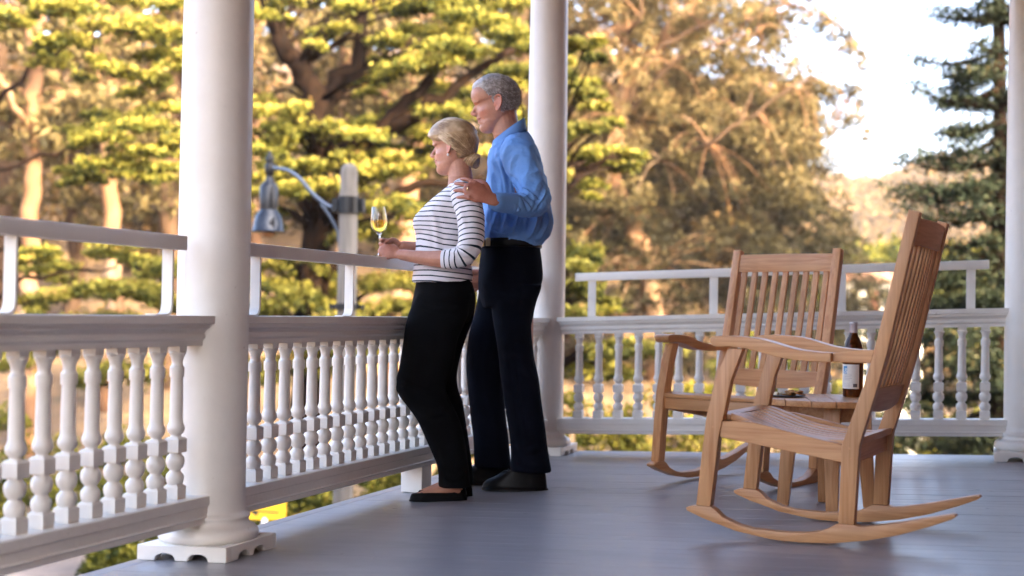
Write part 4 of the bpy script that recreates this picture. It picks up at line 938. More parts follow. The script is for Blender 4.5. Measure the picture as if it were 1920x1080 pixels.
        m.add(*T([(.066, 0, .030), (.070, .014, .036), (.062, .024, .033), (.064, .006, .031)], [.0022, .0032, .0026, .002], 6)); m.add(*T([(.066, 0, .030), (.072, -.014, .036), (.064, -.024, .033), (.065, -.006, .031)], [.0022, .0032, .0026, .002], 6)); put('bow', m.mesh('bow', True), BK, s_)
    flat((.006, .027, -.003), R(2)); flat((-.014, -.130, -.009), R(-3))
    # hair: swept back into a low bun
    HB = hair_mat('blonde_hair', (.14, .075, .035), (.40, .26, .13), (.74, .58, .38), .42, (1, 1, 1))
    def keep(x, y, z):
        ay = abs(y)
        if x > .030: return z - (.152 + (x - .03) * .28 - ay * .15)
        if x > -.004: return z - (.132 + (x + .004) * .55)
        if x > -.035: return z - .098
        return z - .062
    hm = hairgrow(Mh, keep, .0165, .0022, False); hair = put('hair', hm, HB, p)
    # locks that follow the comb lines from the hairline to the bun
    bun = np.array((-.076, 0, .062)); V, _ = head_surface(False); m = MB(); r2 = random.Random(5); shade = []
    def surf(x, y, z, lift):
        q = np.array((x, y, z)); i = np.argmin(((V - q) ** 2).sum(1)); c0 = np.array((-.01, 0, .135)); nrm = V[i] - c0; nrm /= np.linalg.norm(nrm); return V[i] * .35 + q * .65 + nrm * lift
    for i in range(640):
        t = r2.random(); sd = r2.choice((-1, 1)); 
        if t < .55: ay = r2.uniform(0, .066); x0 = .070 - (ay / .066) ** 2 * .035; z0 = .176 + .016 * (1 - ay / .066) - (ay / .066) ** 2 * .026 + r2.uniform(0, .012)
        else: ay = .066; x0 = r2.uniform(-.012, .040); z0 = .142 + (x0 + .012) * .25
        s0 = Vector((x0 - .01, sd * ay, z0)); c = Vector((-.01, 0, .125)); e = Vector((-.092 + r2.uniform(-.006, .006), sd * r2.uniform(.0, .020), .060 + r2.uniform(-.010, .014)))
        d0 = (s0 - c); d1 = (e - c); pts = []; rad = []; rise = .35 * (1 - ay / .07)
        for k in range(15):
            q = k / 14; dd = d0.normalized().slerp(d1.normalized(), q) if d0.angle(d1) < 3.0 else d0.lerp(d1, q).normalized(); dd = (dd + Vector((0, sd * .30 * (ay / .066) * math.sin(math.pi * q), rise * math.sin(math.pi * q)))).normalized()
            # march out to the head surface
            co_ = V - np.array(c); L = np.linalg.norm(co_, axis=1); dn = co_ / L[:, None]; j = np.argsort(-(dn @ np.array(dd)))[:4]; rr = L[j].mean()
            lift = .0165 + .004 * math.sin(math.pi * min(1, q * 1.6)) - .010 * max(0, q - .85) / .15 - .010 * max(0, .12 - q) / .12; pts.append(np.array(c) + np.array(dd) * (rr + lift + r2.uniform(-.0004, .0004))); rad.append(.0021 * (1 - .3 * q) * (.4 + min(1, q * 8) * .6))
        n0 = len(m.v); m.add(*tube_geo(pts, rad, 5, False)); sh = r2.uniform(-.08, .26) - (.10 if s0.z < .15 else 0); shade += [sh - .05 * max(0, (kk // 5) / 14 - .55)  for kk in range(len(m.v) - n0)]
    for i in range(60):     # a few loose strands
        sd = r2.choice((-1, 1)); a0_ = r2.uniform(0, 1); s0 = np.array((.05 - .12 * a0_, sd * r2.uniform(.0, .05), .20 + .02 * a0_)); V_i = V[np.argmin(((V - s0) ** 2).sum(1))]; nn = V_i - np.array((-.01, 0, .12)); nn /= np.linalg.norm(nn); q = V_i + nn * .016; e = q + np.array((-.03 - .02 * r2.random(), sd * .006, -.004 - .03 * a0_)) + nn * r2.uniform(.001, .006); n0 = len(m.v)
        m.add(*tube_geo([tuple(q), tuple((q + e) / 2 + nn * r2.uniform(.001, .005)), tuple(e)], [.0005, .0005, .0003], 3, False)); shade += [r2.uniform(0, .3)] * (len(m.v) - n0)
    lk = m.mesh('locks', True); shade_attr(lk, shade); lk.transform(Mh); put('hair_locks', lk, HB, hair)
    m = MB(); shade = []
    for i in range(150):     # coiled bun
        a = r2.uniform(0, 6.28); tilt = r2.uniform(-.9, .9); rr = r2.uniform(.55, 1.0); pts = []; rad = []
        for k in range(12):
            b_ = a + k * .34; u = Vector((math.cos(b_) * .031 * rr, math.sin(b_) * .037 * rr, .027 * tilt * rr + .006 * math.sin(b_ * 2))); u = Matrix.Rotation(R(62), 3, 'Y') @ u; pts.append(bun + np.array((-.014, 0, -.012)) + np.array(u)); rad.append(.0034)
        n0 = len(m.v); m.add(*tube_geo(pts, rad, 5, True)); sh = r2.uniform(-.04, .24); shade += [sh] * (len(m.v) - n0)
    m.add(*ell(tuple(bun + np.array((-.014, 0, -.012))), (.026, .030, .027))); shade += [.08] * (len(m.v) - len(shade))
    bn = m.mesh('bun', True); shade_attr(bn, shade); bn.transform(Mh); put('bun', bn, HB, hair)
    m = MB(); e = Mh @ Vector((-.003, .0775, .078)); m.add(*ell(tuple(e), (.0062,) * 3, 12)); put('pearl_earring', m.mesh('pearl_earring', True), mat('pearl', (.85, .82, .78), .15)[0], p)
    m = MB(); q = Vector(k1[2]) + Vector((.016, .002, -.006)); m.add(*ring_geo(q, (.8, -.5, -.2), .0080, .0012)); m.add(*ell(tuple(q + Vector((.002, .0085, .003))), (.003,) * 3, 8)); put('ring', m.mesh('ring', True), mat('silver', (.8, .8, .8), .15, 1)[0], p)
    return p
WOM = woman()

def wine_glass():
    # stands a little tilted in her hands, over the rail
    M = Matrix.Translation((.222, -2.10, .0083)) @ Matrix.Rotation(FA, 4, 'Z'); pos = M @ Vector((.266, .010, 1.013))
    g = empty('wine_glass', pos); g.rotation_euler = (R(2), R(-3), 0); tag(g, 'stemmed glass of white wine in the woman\'s hands', 'glass')
    out = [(.001, .0), (.030, .0005), (.031, .0015), (.012, .004), (.0045, .008), (.0034, .02), (.0032, .075), (.0045, .083), (.014, .092), (.026, .106), (.0335, .124), (.0352, .138), (.0340, .160), (.0300, .190), (.0282, .203)]
    inn = [(.0272, .203), (.0290, .190), (.0330, .160), (.0342, .138), (.0325, .124), (.025, .108), (.012, .095), (.001, .0905)]
    m = MB(); m.lathe(out + inn, 40, cap=False); put('bowl_and_stem', m.mesh('bowl_and_stem', True, angle=60), GLASS, g)
    WN = glass_mat('white_wine', (.92, .62, .07), .0, 1.34)
    m = MB(); m.lathe([(.001, .0912), (.0118, .0955), (.0246, .1083), (.0320, .124), (.0335, .138), (.0332, .146), (.001, .1462)], 40); put('wine', m.mesh('wine', True, angle=50), WN, g)
wine_glass()

# ================================================================== LAND AND TREES
FH = np.array([FW[0], FW[1]]) / math.hypot(FW[0], FW[1]); RH = np.array([FH[1], -FH[0]])
def land_h(x, y):
    px, py = x - CAM[0], y - CAM[1]; d = px * FH[0] + py * FH[1]; s = px * RH[0] + py * RH[1]; q = s / max(d, 8)
    sm = lambda a, b, t: (lambda k: k * k * (3 - 2 * k))(min(1, max(0, (t - a) / (b - a))))
    left = 1 - sm(.10, .22, q)
    h = -3.2 + left * (14 * sm(30, 78, d) + 26 * sm(80, 200, d))
    right = sm(.10, .22, q)
    ridge = 46 + 5 * math.sin(q * 15 + 1) + 2.5 * math.sin(q * 44)
    h += right * (-5 * sm(35, 90, d) + (ridge + 5 + 3.2) * sm(170, 420, d))
    h += .5 * noise.noise(Vector((x * .08, y * .08, 0))) * sm(14, 30, d) + 3. * noise.noise(Vector((x * .012, y * .012, 3))) * sm(120, 300, d)
    return h
def land():
    xs = []; 
    def axis(lo, hi):
        a = [0.]; st = 1.2
        while a[-1] < hi: a.append(a[-1] + st); st *= 1.045
        b = [0.]; st = 1.2
        while b[-1] < -lo: b.append(b[-1] + st); st *= 1.045
        return [-t for t in reversed(b[1:])] + a
    X, Y = axis(-900, 900), axis(-500, 1300); v = [(x - 3, y + 8, land_h(x - 3, y + 8)) for y in Y for x in X]; nx = len(X)
    f = [(j * nx + i, j * nx + i + 1, (j + 1) * nx + i + 1, (j + 1) * nx + i) for j in range(len(Y) - 1) for i in range(nx - 1)]
    me = bpy.data.meshes.new('ground'); me.from_pydata(v, [], f); me.polygons.foreach_set('use_smooth', [True] * len(f))
    m, nt, b = mat('dry_duff_ground', (.2, .12, .05), .95); c = coords(nt); n = N(nt, 'TexNoise', Scale=.35, Detail=9, Roughness=.7); nt.links.new(c, n.inputs['Vector'])
    r = ramp(nt, [(.30, (.03, .025, .010)), (.45, (.07, .040, .018)), (.58, (.13, .078, .034)), (.72, (.19, .125, .06))]); nt.links.new(n.outputs[0], r.inputs[0]); nt.links.new(r.outputs[0], b.inputs['Base Color'])
    n2 = N(nt, 'TexNoise', Scale=2.5, Detail=8); nt.links.new(c, n2.inputs['Vector']); bump(nt, b, n2.outputs[0], .7, .3)
    tag(put('ground', me, m), kind='structure')
land()

def leafmat(name, stops, trans=.35, rough=.65):
    m = bpy.data.materials.new(name); m.use_nodes = True; nt = m.node_tree; nt.nodes.clear(); o = N(nt, 'OutputMaterial'); a = N(nt, 'Attribute', attribute_name='hue')
    r = ramp(nt, stops); nt.links.new(a.outputs['Fac'], r.inputs[0])
    d = N(nt, 'BsdfPrincipled', Roughness=rough); d.inputs['Specular IOR Level'].default_value = .12; t = N(nt, 'BsdfTranslucent'); mx = N(nt, 'MixShader'); mx.inputs[0].default_value = trans
    nt.links.new(r.outputs[0], d.inputs['Base Color']); nt.links.new(r.outputs[0], t.inputs['Color']); nt.links.new(d.outputs[0], mx.inputs[1]); nt.links.new(t.outputs[0], mx.inputs[2]); nt.links.new(mx.outputs[0], o.inputs[0]); return m
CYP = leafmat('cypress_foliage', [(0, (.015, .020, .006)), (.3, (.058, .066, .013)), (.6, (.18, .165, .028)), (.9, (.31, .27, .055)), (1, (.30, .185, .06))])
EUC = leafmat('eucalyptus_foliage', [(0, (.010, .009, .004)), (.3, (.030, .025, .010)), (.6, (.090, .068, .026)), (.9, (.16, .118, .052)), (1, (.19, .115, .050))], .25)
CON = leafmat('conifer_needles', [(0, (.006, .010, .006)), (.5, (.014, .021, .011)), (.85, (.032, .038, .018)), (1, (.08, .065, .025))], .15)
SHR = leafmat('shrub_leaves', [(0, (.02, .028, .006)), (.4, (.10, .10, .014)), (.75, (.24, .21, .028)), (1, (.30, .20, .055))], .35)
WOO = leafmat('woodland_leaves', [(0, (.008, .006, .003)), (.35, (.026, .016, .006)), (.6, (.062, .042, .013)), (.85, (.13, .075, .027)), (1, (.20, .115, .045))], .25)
def leaves(name, cen, size, hue, mt, parent=None, up=.4, asp=.45, droop=0., seed=1):
    g = np.random.default_rng(seed); n = len(cen); cen = np.asarray(cen, float); size = np.broadcast_to(size, (n,))[:, None]
    nr = g.normal(size=(n, 3)); nr /= np.linalg.norm(nr, axis=1)[:, None]; nr[:, 2] += up; nr /= np.linalg.norm(nr, axis=1)[:, None]
    a = g.normal(size=(n, 3)); a[:, 2] -= droop; a -= nr * (a * nr).sum(1)[:, None]; a /= np.linalg.norm(a, axis=1)[:, None] + 1e-9; b = np.cross(nr, a)
    h = size * .5; w_ = size * .5 * asp; V = np.empty((n, 4, 3)); V[:, 0] = cen - a * h; V[:, 1] = cen + b * w_ - a * h * .1; V[:, 2] = cen + a * h; V[:, 3] = cen - b * w_ - a * h * .1
    V[:, 1] += nr * h * .15; V[:, 3] += nr * h * .15
    me = bpy.data.meshes.new(name); me.vertices.add(4 * n); me.vertices.foreach_set('co', V.ravel()); me.loops.add(4 * n); me.loops.foreach_set('vertex_index', np.arange(4 * n)); me.polygons.add(n); me.polygons.foreach_set('loop_start', np.arange(n) * 4); me.polygons.foreach_set('loop_total', np.full(n, 4))
    me.update(); fattr(me, 'hue', np.repeat(hue, 4)); return put(name, me, mt, parent)
BARK_P = noisy('pale_peeling_bark', (.24, .17, .11), (.14, .075, .04), 1.5, .8, .4, .05, stretch=(1, 1, .25), c2=(.09, .045, .022), spec=.12)
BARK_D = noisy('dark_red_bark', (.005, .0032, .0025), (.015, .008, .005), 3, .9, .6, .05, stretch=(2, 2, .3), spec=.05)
BARK_B = noisy('brown_bark', (.035, .021, .013), (.07, .042, .026), 3, .9, .5, .05, stretch=(2, 2, .3), spec=.08)
def grd(u, d):
    p = at(u, 605, d); p.z = land_h(p.x, p.y) - .1; return p
def bough(name, pts, r0, r1, mt, parent, n=9, k=5, wob=.05):
    P = catmull([tuple(p) for p in pts], k); g = np.random.default_rng(int(abs(P[0][0] * 1000 + P[-1][2] * 77)) % 99999); P[1:-1] += g.normal(size=P[1:-1].shape) * wob
    m = MB(); m.add(*tube_geo(P, np.linspace(r0, r1, len(P)), n, True)); return put(name, m.mesh(name, True), mt, parent)

# ---- cypresses with flat, layered sprays
def pad_leaves(c, rx, rz, g, n):
    """one flattened spray: finger-like sub-fans that droop at their tips"""
    pts = []; hue = []; nf = 9
    fans = g.uniform(0, 2 * np.pi, nf); fl = g.uniform(.55, 1.0, nf); tilt = g.normal(size=3) * .08
    i = g.integers(0, nf, n); t = g.uniform(0, 1, n) ** .7; ang = fans[i] + g.normal(size=n) * .34 * (1.1 - .5 * t); r = rx * fl[i] * t
    x = np.cos(ang) * r; y = np.sin(ang) * r * .8; z = rz * (g.normal(size=n) * .30 + .30) - .22 * rx * t ** 2 * .5 + x * tilt[0] + y * tilt[1]
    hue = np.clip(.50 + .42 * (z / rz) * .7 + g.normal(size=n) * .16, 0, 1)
    return np.stack([c[0] + x, c[1] + y, c[2] + z], 1), hue
def cypress(label, u0, d, trunk, limbs, pads, seed, dens=560, mt=None, trunk_r=.34):
    g = np.random.default_rng(seed); b = grd(u0, d); t = empty('cypress_tree', b); tag(t, label, 'tree', 'cypresses beyond the porch'); B = Vector(b)
    pts = [at(u, v, d + dd) - B for u, v, dd in trunk]; pts = [Vector((pts[0].x * .9, pts[0].y * .9, 0))] + pts
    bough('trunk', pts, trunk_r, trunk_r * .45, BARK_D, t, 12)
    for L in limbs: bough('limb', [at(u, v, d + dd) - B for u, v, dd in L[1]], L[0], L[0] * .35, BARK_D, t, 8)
    C_, H_ = [], []; tw = MB()
    pxm = FPX / d; spine = [at(u, v, d + dd) - B for u, v, dd in trunk]
    pads = list(pads) + [(u + g.uniform(-.8, .8) * ru, v + g.uniform(-22, 26), ru * g.uniform(.45, .7), rv * .8) for (u, v, ru, rv) in pads for _ in range(3)]
    for (u, v, ru, rv) in pads:
        dd = g.uniform(-2.0, 2.2); c = at(u, v, d + dd) - B; rx = ru / pxm * 1.15; rz = rv / pxm * .75
        a, h = pad_leaves(np.array(c), rx, rz, g, int(dens * (rx * .9) ** 1.6) + 150); C_.append(a); H_.append(h + g.normal() * .08)
        # carrying branch from below and inwards
        s = min(spine, key=lambda q: (q - c).length + (2 if q.z > c.z else 0)); e = c - Vector((0, 0, rz * .2)); mid = s.lerp(e, .55) + Vector((0, 0, .25))
        if (s - c).length < (1.5 if u0 < 0 else 3.2): tw.add(*tube_geo(catmull([tuple(s.lerp(e, .12)), tuple(mid), tuple(e)], 4), np.linspace(.04, .012, 9), 5, False))
        for q in range(5):
            an = g.uniform(0, 6.28); e2 = e + Vector((math.cos(an) * rx * .8, math.sin(an) * rx * .7, -.05)); tw.add(*tube_geo([tuple(e), tuple(e.lerp(e2, .5) + Vector((0, 0, .05))), tuple(e2)], [.011, .008, .004], 4, False))
    tag(put('branches', tw.mesh('branches', True), BARK_D, t), kind='stuff')
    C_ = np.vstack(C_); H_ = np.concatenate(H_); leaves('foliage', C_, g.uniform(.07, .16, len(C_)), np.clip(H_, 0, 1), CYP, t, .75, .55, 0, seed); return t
cypress('cypress with bright flat sprays at the left, crossing the pale trunks', -60, 24, [(-60, 500, 0), (-70, 200, 0), (-40, -200, 0)], [(.06, [(-60, 260, 0), (60, 130, 0), (200, 60, .5)]), (.05, [(-60, 560, 0), (80, 520, 0), (220, 500, 0)]), (.05, [(-50, 330, 0), (100, 290, 0), (230, 262, 0)])],
        [(150, 18, 90, 30), (235, 55, 110, 34), (120, 75, 60, 24), (305, 108, 60, 24), (95, 118, 50, 18), (280, 150, 60, 22), (200, 128, 60, 18), (300, 205, 55, 20), (250, 237, 90, 24), (182, 262, 65, 20), (305, 268, 60, 22), (215, 310, 80, 22), (295, 330, 50, 18), (160, 335, 50, 15),
         (120, 502, 80, 22), (220, 478, 90, 20), (305, 500, 60, 20), (150, 545, 95, 22), (262, 545, 90, 25), (322, 572, 55, 20), (70, 470, 45, 14), (60, 560, 50, 18), (200, 600, 100, 30), (320, 640, 80, 34), (90, 660, 90, 34), (220, 700, 90, 40), (20, 610, 60, 25), (340, 60, 60, 25), (20, 40, 50, 20), (60, -20, 80, 30), (250, -25, 110, 30), (330, 10, 60, 26)], 11)
cypress('large cypress with a dark forked trunk between the two near columns', 590, 27, [(585, 640, 0), (590, 430, 0), (600, 300, 0), (585, 190, 0), (560, 120, 0), (525, 80, 0), (500, -60, 0)],
        [(.26, [(598, 250, 0), (630, 160, 0), (680, 90, 0), (700, -80, 0)]), (.20, [(600, 300, 0), (680, 262, -.5), (760, 225, -1), (850, 170, -1.2), (960, 95, -1)]), (.15, [(590, 330, 0), (530, 290, 0), (480, 250, .5)]), (.16, [(590, 420, 0), (680, 390, 0), (790, 350, 0), (900, 330, .5)]), (.15, [(720, 238, -.8), (800, 150, -.5), (900, 30, 0)]), (.14, [(588, 520, 0), (660, 490, 0), (750, 500, 0)])],
        [(700, 18, 80, 26), (815, 12, 90, 26), (905, 42, 100, 28), (962, 82, 60, 24), (765, 58, 70, 22), (862, 95, 90, 26), (942, 135, 70, 24), (780, 118, 80, 24), (852, 172, 80, 22), (790, 205, 105, 26), (952, 205, 55, 22), (522, 212, 65, 24), (622, 238, 90, 26), (560, 262, 95, 28), (702, 272, 95, 26), (822, 262, 70, 22), (532, 312, 80, 24), (645, 312, 90, 24), (600, 352, 100, 26), (722, 330, 80, 24), (505, 402, 60, 22), (742, 382, 80, 26), (700, 432, 100, 28), (950, 290, 60, 22), (780, 300, 60, 20),
         (502, 535, 80, 28), (582, 505, 90, 28), (560, 572, 100, 30), (702, 532, 110, 34), (742, 575, 90, 30), (640, 600, 80, 26), (850, 420, 90, 28), (930, 380, 80, 26), (620, 60, 50, 20), (500, 20, 60, 22), (560, -20, 90, 26), (960, -10, 100, 28), (850, -30, 110, 30), (690, 150, 45, 18), (640, 660, 110, 36), (800, 640, 110, 36), (900, 560, 100, 36), (520, 690, 100, 36), (960, 470, 90, 30)], 12, 600)
cypress('cypress behind the corner column, its sprays showing right of it', 1010, 21, [(1015, 700, 0), (1012, 400, 0), (1020, 100, 0)], [(.09, [(1014, 420, 0), (1070, 330, 0), (1150, 290, 0)]), (.08, [(1014, 600, 0), (1070, 560, 0)])],
        [(1088, 180, 52, 20), (1108, 240, 50, 18), (1140, 288, 80, 17), (1098, 345, 45, 16), (1085, 300, 50, 20), (1080, 480, 52, 34), (1098, 545, 50, 30), (1085, 600, 60, 30), (1010, 140, 70, 24), (1010, 250, 70, 24), (1005, 330, 70, 24), (1015, 430, 60, 28), (1095, 85, 45, 16), (1140, 578, 40, 9), (1180, 655, 80, 26), (1100, 690, 90, 36)], 13, 700, trunk_r=.22)

# ---- gum trees
def inpoly(x, y, P):
    c = False; j = len(P) - 1
    for i in range(len(P)):
        if (P[i][1] > y) != (P[j][1] > y) and x < (P[j][0] - P[i][0]) * (y - P[i][1]) / (P[j][1] - P[i][1]) + P[i][0]: c = not c
        j = i
    return c
def clump(c, r, g, n, flat=.75):
    p = g.normal(size=(n, 3)); p /= np.linalg.norm(p, axis=1)[:, None]; p *= (g.uniform(.35, 1, n) ** .6)[:, None] * r; p[:, 2] *= flat; p[:, 2] -= .25 * r * (np.hypot(p[:, 0], p[:, 1]) / r) ** 2
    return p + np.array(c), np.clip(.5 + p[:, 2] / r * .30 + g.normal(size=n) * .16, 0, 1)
def gum(label, u0, d, trunk, limbs, clumps, seed, r=.3, lf=(.16, .34), mt=EUC, bark=BARK_P, dens=150, group='gum trees', thick=2.5, twigs=True, nm='gum_tree', wob=.05):
    g = np.random.default_rng(seed); b = grd(u0, d); t = empty(nm, b); tag(t, label, 'tree', group); B = Vector(b)
    pts = [at(u, v, d + dd) - B for u, v, dd in trunk]; pts = [Vector((pts[0].x, pts[0].y, 0))] + pts if pts[0].z > .3 else pts
    bough('trunk', pts, r, r * .5, bark, t, 12); P_ = list(pts)
    for L in limbs: q = [at(u, v, d + dd) - B for u, v, dd in L[1]]; bough('limb', q, L[0], L[0] * .4, BARK_B if wob < .05 else bark, t, 7, wob=wob); P_ += q
    if clumps:
        C_, H_ = [], []; tw = MB()
        for (u, v, rp, *h) in clumps:
            c = at(u, v, d + g.uniform(-thick, thick)) - B; rr = rp / (FPX / d); a, hh = clump(np.array(c), rr, g, int(dens * rr ** 1.7) + 45); C_.append(a); H_.append(hh + (h[0] if h else 0) + g.normal() * .10)
            if twigs:
                s = min(P_, key=lambda q: (q - c).length); 
                if (s - c).length < 3.2: tw.add(*tube_geo(catmull([tuple(s), tuple(s.lerp(c, .5) + Vector((0, 0, .3))), tuple(c)], 4), np.linspace(.028, .010, 9), 4, False))
        if tw.v: tag(put('branches', tw.mesh('branches', True), bark, t), kind='stuff')
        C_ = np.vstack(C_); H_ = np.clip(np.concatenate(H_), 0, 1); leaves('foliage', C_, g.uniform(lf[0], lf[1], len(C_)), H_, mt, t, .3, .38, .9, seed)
    return t
g0 = np.random.default_rng(40)
# the big one right of the corner column
POLY = [(1040, -60), (1320, -60), (1440, 20), (1478, 60), (1500, 110), (1530, 150), (1545, 200), (1530, 240), (1548, 290), (1560, 340), (1575, 400), (1600, 440), (1640, 480), (1650, 540), (1640, 700), (1040, 700)]
cl = []
while len(cl) < 560:
    u, v = g0.uniform(1040, 1660), g0.uniform(-60, 690)
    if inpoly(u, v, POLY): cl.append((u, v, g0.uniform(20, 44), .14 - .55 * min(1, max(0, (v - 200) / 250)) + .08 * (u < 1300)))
over = [(1385, 15), (1410, 5), (1440, 5), (1465, 0), (1494, 11), (1520, 18), (1550, 33), (1568, 45), (1583, 61), (1596, 78), (1605, 94), (1612, 108), (1617, 124), (1480, 28), (1510, 38), (1535, 52), (1560, 70), (1585, 90), (1430, 30), (1400, 30), (1567, 172), (1590, 166), (1605, 172), (1612, 192), (1611, 211), (1600, 224), (1589, 236), (1572, 214), (1560, 190), (1626, 246), (1622, 260), (1540, 160), (1555, 168), (1528, 161), (1539, 222), (1545, 250), (1533, 278), (1560, 240), (1430, -20), (1390, -20), (1350, -20), (1480, -20), (1520, -10)]
cl += [(u, v, g0.uniform(13, 22) if u < 1620 else 7, .05) for u, v in over]
gum('broad brown-green gum tree filling the view between the corner column and the open sky', 1240, 42, [(1230, 640, 0), (1215, 500, 0), (1180, 400, 0), (1150, 330, 0), (1165, 200, 0), (1210, 110, 0), (1280, 30, 0), (1330, -50, 0)],
    [(.10, [(1165, 220, -1), (1230, 100, -1.5), (1310, 50, -2), (1380, 10, -2)]), (.075, [(1180, 210, -1), (1260, 120, -2), (1350, 80, -2.4), (1420, 60, -2.4)]), (.07, [(1240, 300, -1), (1330, 270, -2.6), (1390, 220, -2.8), (1410, 170, -2.8)]), (.05, [(1330, 270, -2.4), (1420, 210, -2.8), (1490, 160, -2.6), (1540, 140, -2)]), (.05, [(1400, 40, -2), (1480, 10, -1), (1560, 40, 0), (1600, 90, 0)]), (.035, [(1430, 180, -2), (1520, 170, 0), (1590, 190, 0)]), (.08, [(1180, 60, -2), (1200, 30, -2.6), (1205, -30, -2.6)])], cl, 21, .34, dens=330, lf=(.10, .23), wob=.03)
# pale trunks behind the left cypress and through the middle
def simple(label, u, d, lean, r, crown, seed, bark=BARK_P):
    g = np.random.default_rng(seed); tr = [(u + lean * t + g.uniform(-6, 6), 640 - 760 * t, 0) for t in (.0, .2, .4, .6, .8, 1)]
    lim = [(r * .4, [(u + lean * .5, 260, 0), (u + lean * .5 + sg * 60, 150, g.uniform(-2, 2)), (u + sg * 110, 20, g.uniform(-2, 2))]) for sg in (-1, 1)]
    cls = [(u + g.normal() * 95, g.uniform(-60, crown), g.uniform(24, 48), .12) for _ in range(46)]; gum(label, u, d, tr, lim, cls, seed, r, (.2, .42), dens=60, bark=bark)
simple('tall pale-barked gum tree, leftmost and brightest trunk', 58, 34, 6, .27, 300, 31)
simple('slim pale gum tree between the leftmost trunk and the near column', 212, 38, -14, .30, 260, 32)
simple('reddish gum trunk at the very left edge', 6, 44, -8, .36, 420, 33, BARK_B)
simple('slender brown gum trunk seen just right of the leftmost pale trunk', 132, 46, 22, .30, 420, 34, BARK_B)
simple('pale gum tree seen past the street lamp and the post', 640, 44, 6, .26, 300, 35)
simple('leaning pale gum tree above the woman', 752, 40, 34, .40, 220, 36)
simple('brown gum trunk hidden mostly by the near column', 318, 40, 5, .34, 380, 37, BARK_B)
simple('pale gum tree behind the man and the corner column', 985, 46, -10, .34, 420, 38)
simple('thin pale gum tree left of the forked cypress', 478, 50, 12, .22, 420, 39)

# far wood on the slope: nobody could count its trees
def wood_mass():
    g = np.random.default_rng(50); C_, H_, S_ = [], [], []
    for k_ in range(2700):
        d = g.uniform(50, 84); u = g.uniform(-260, 1460) if k_ < 1600 else g.uniform(1000, 1500); v = g.uniform(-260, 650) if k_ < 1600 else g.uniform(170, 660); rr = g.uniform(.7, 1.7); c = at(u, v, d)
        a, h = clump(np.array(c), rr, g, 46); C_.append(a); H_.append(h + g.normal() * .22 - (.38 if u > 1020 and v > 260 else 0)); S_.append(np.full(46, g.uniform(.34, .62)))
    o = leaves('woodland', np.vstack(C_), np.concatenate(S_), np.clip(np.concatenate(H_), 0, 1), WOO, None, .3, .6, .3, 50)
    tag(o, 'golden brown wood covering the slope behind the trees', 'woodland', kind='stuff')
wood_mass()
def far_wood():
    g = np.random.default_rng(51); C_, H_ = [], []
    for _ in range(5200):
        d = g.uniform(180, 430); u = g.uniform(1300, 2500); p = at(u, 500, d); p.z = land_h(p.x, p.y) + g.uniform(.5, 3); rr = g.uniform(2, 4.2)
        a, h = clump(np.array(p), rr, g, 22, .9); C_.append(a); H_.append(h * .7 + .35 + g.normal() * .12)
    o = leaves('far_woodland', np.vstack(C_), 1.3, np.clip(np.concatenate(H_), 0, 1), WOO, None, .6, .8, 0, 51); tag(o, 'scrub and trees covering the distant tan hill', 'woodland', kind='stuff')
far_wood()

# ---- conifer at the right
def conifer(label, u0, d, seed):
    g = np.random.default_rng(seed); b = grd(u0, d); t = empty('conifer_tree', b); tag(t, label, 'tree'); B = Vector(b); top = at(u0 - 6, -330, d) - B
    bough('trunk', [Vector((0, 0, 0)), Vector((.05, 0, 3)), Vector((0, .05, 6)), top], .26, .06, BARK_D, t, 10, wob=.02)
    tw = MB(); C_, H_ = [], []; S = FPX / d
    # (v at trunk, reach in px towards the left, drop px)
    lv = [(-40, 90, 10), (15, 120, 5), (45, 90, -25), (95, 165, 10), (120, 95, 30), (165, 120, 20), (200, 170, -40), (230, 105, 25), (262, 150, 30), (300, 190, -5), (330, 120, 35), (352, 200, 0), (385, 130, 40), (410, 190, -20), (440, 150, 15), (470, 150, 30), (500, 150, 20), (535, 140, 30), (570, 160, 25), (610, 240, 25), (650, 210, 30), (690, 240, 20), (730, 230, 25), (770, 220, 30), (815, 240, 20), (860, 230, 20), (905, 240, 20)]
    for v, reach, drop in lv:
        for side in range(4):
            if side == 0: an = math.pi; L = reach / S                  # towards the left of the view
            else: an = g.uniform(-math.pi, math.pi); L = (reach / S) * g.uniform(.45, .95)
            s = at(u0, v + g.uniform(-10, 10), d) - B; dirv = Vector((RH[0] * math.cos(an) + FH[0] * math.sin(an), RH[1] * math.cos(an) + FH[1] * math.sin(an), 0))
            e = s + dirv * L + Vector((0, 0, -drop / S)); m_ = s.lerp(e, .55) + Vector((0, 0, -.10 * L)); P = catmull([tuple(s), tuple(m_), tuple(e)], 6); tw.add(*tube_geo(P, np.linspace(.045, .010, len(P)), 5, False))
            for q in range(2, len(P)):
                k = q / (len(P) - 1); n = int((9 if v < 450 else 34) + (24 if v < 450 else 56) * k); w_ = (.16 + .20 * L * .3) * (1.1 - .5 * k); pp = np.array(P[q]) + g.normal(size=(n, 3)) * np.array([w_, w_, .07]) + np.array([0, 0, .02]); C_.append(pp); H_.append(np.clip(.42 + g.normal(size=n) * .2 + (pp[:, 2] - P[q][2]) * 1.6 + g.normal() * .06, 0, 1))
                if q % 2 == 0: 
                    sd = np.array([-dirv.y, dirv.x, 0]) * g.choice((-1, 1)) * w_ * 1.6; tw.add(*tube_geo([tuple(P[q]), tuple(P[q] + sd + np.array(dirv) * .12)], [.012, .004], 4, False))
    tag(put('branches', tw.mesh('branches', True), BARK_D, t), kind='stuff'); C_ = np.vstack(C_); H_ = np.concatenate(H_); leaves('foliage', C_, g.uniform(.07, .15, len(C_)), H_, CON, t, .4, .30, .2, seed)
conifer('dark blue-green conifer with drooping branches beside the far right column', 1872, 21, 60)

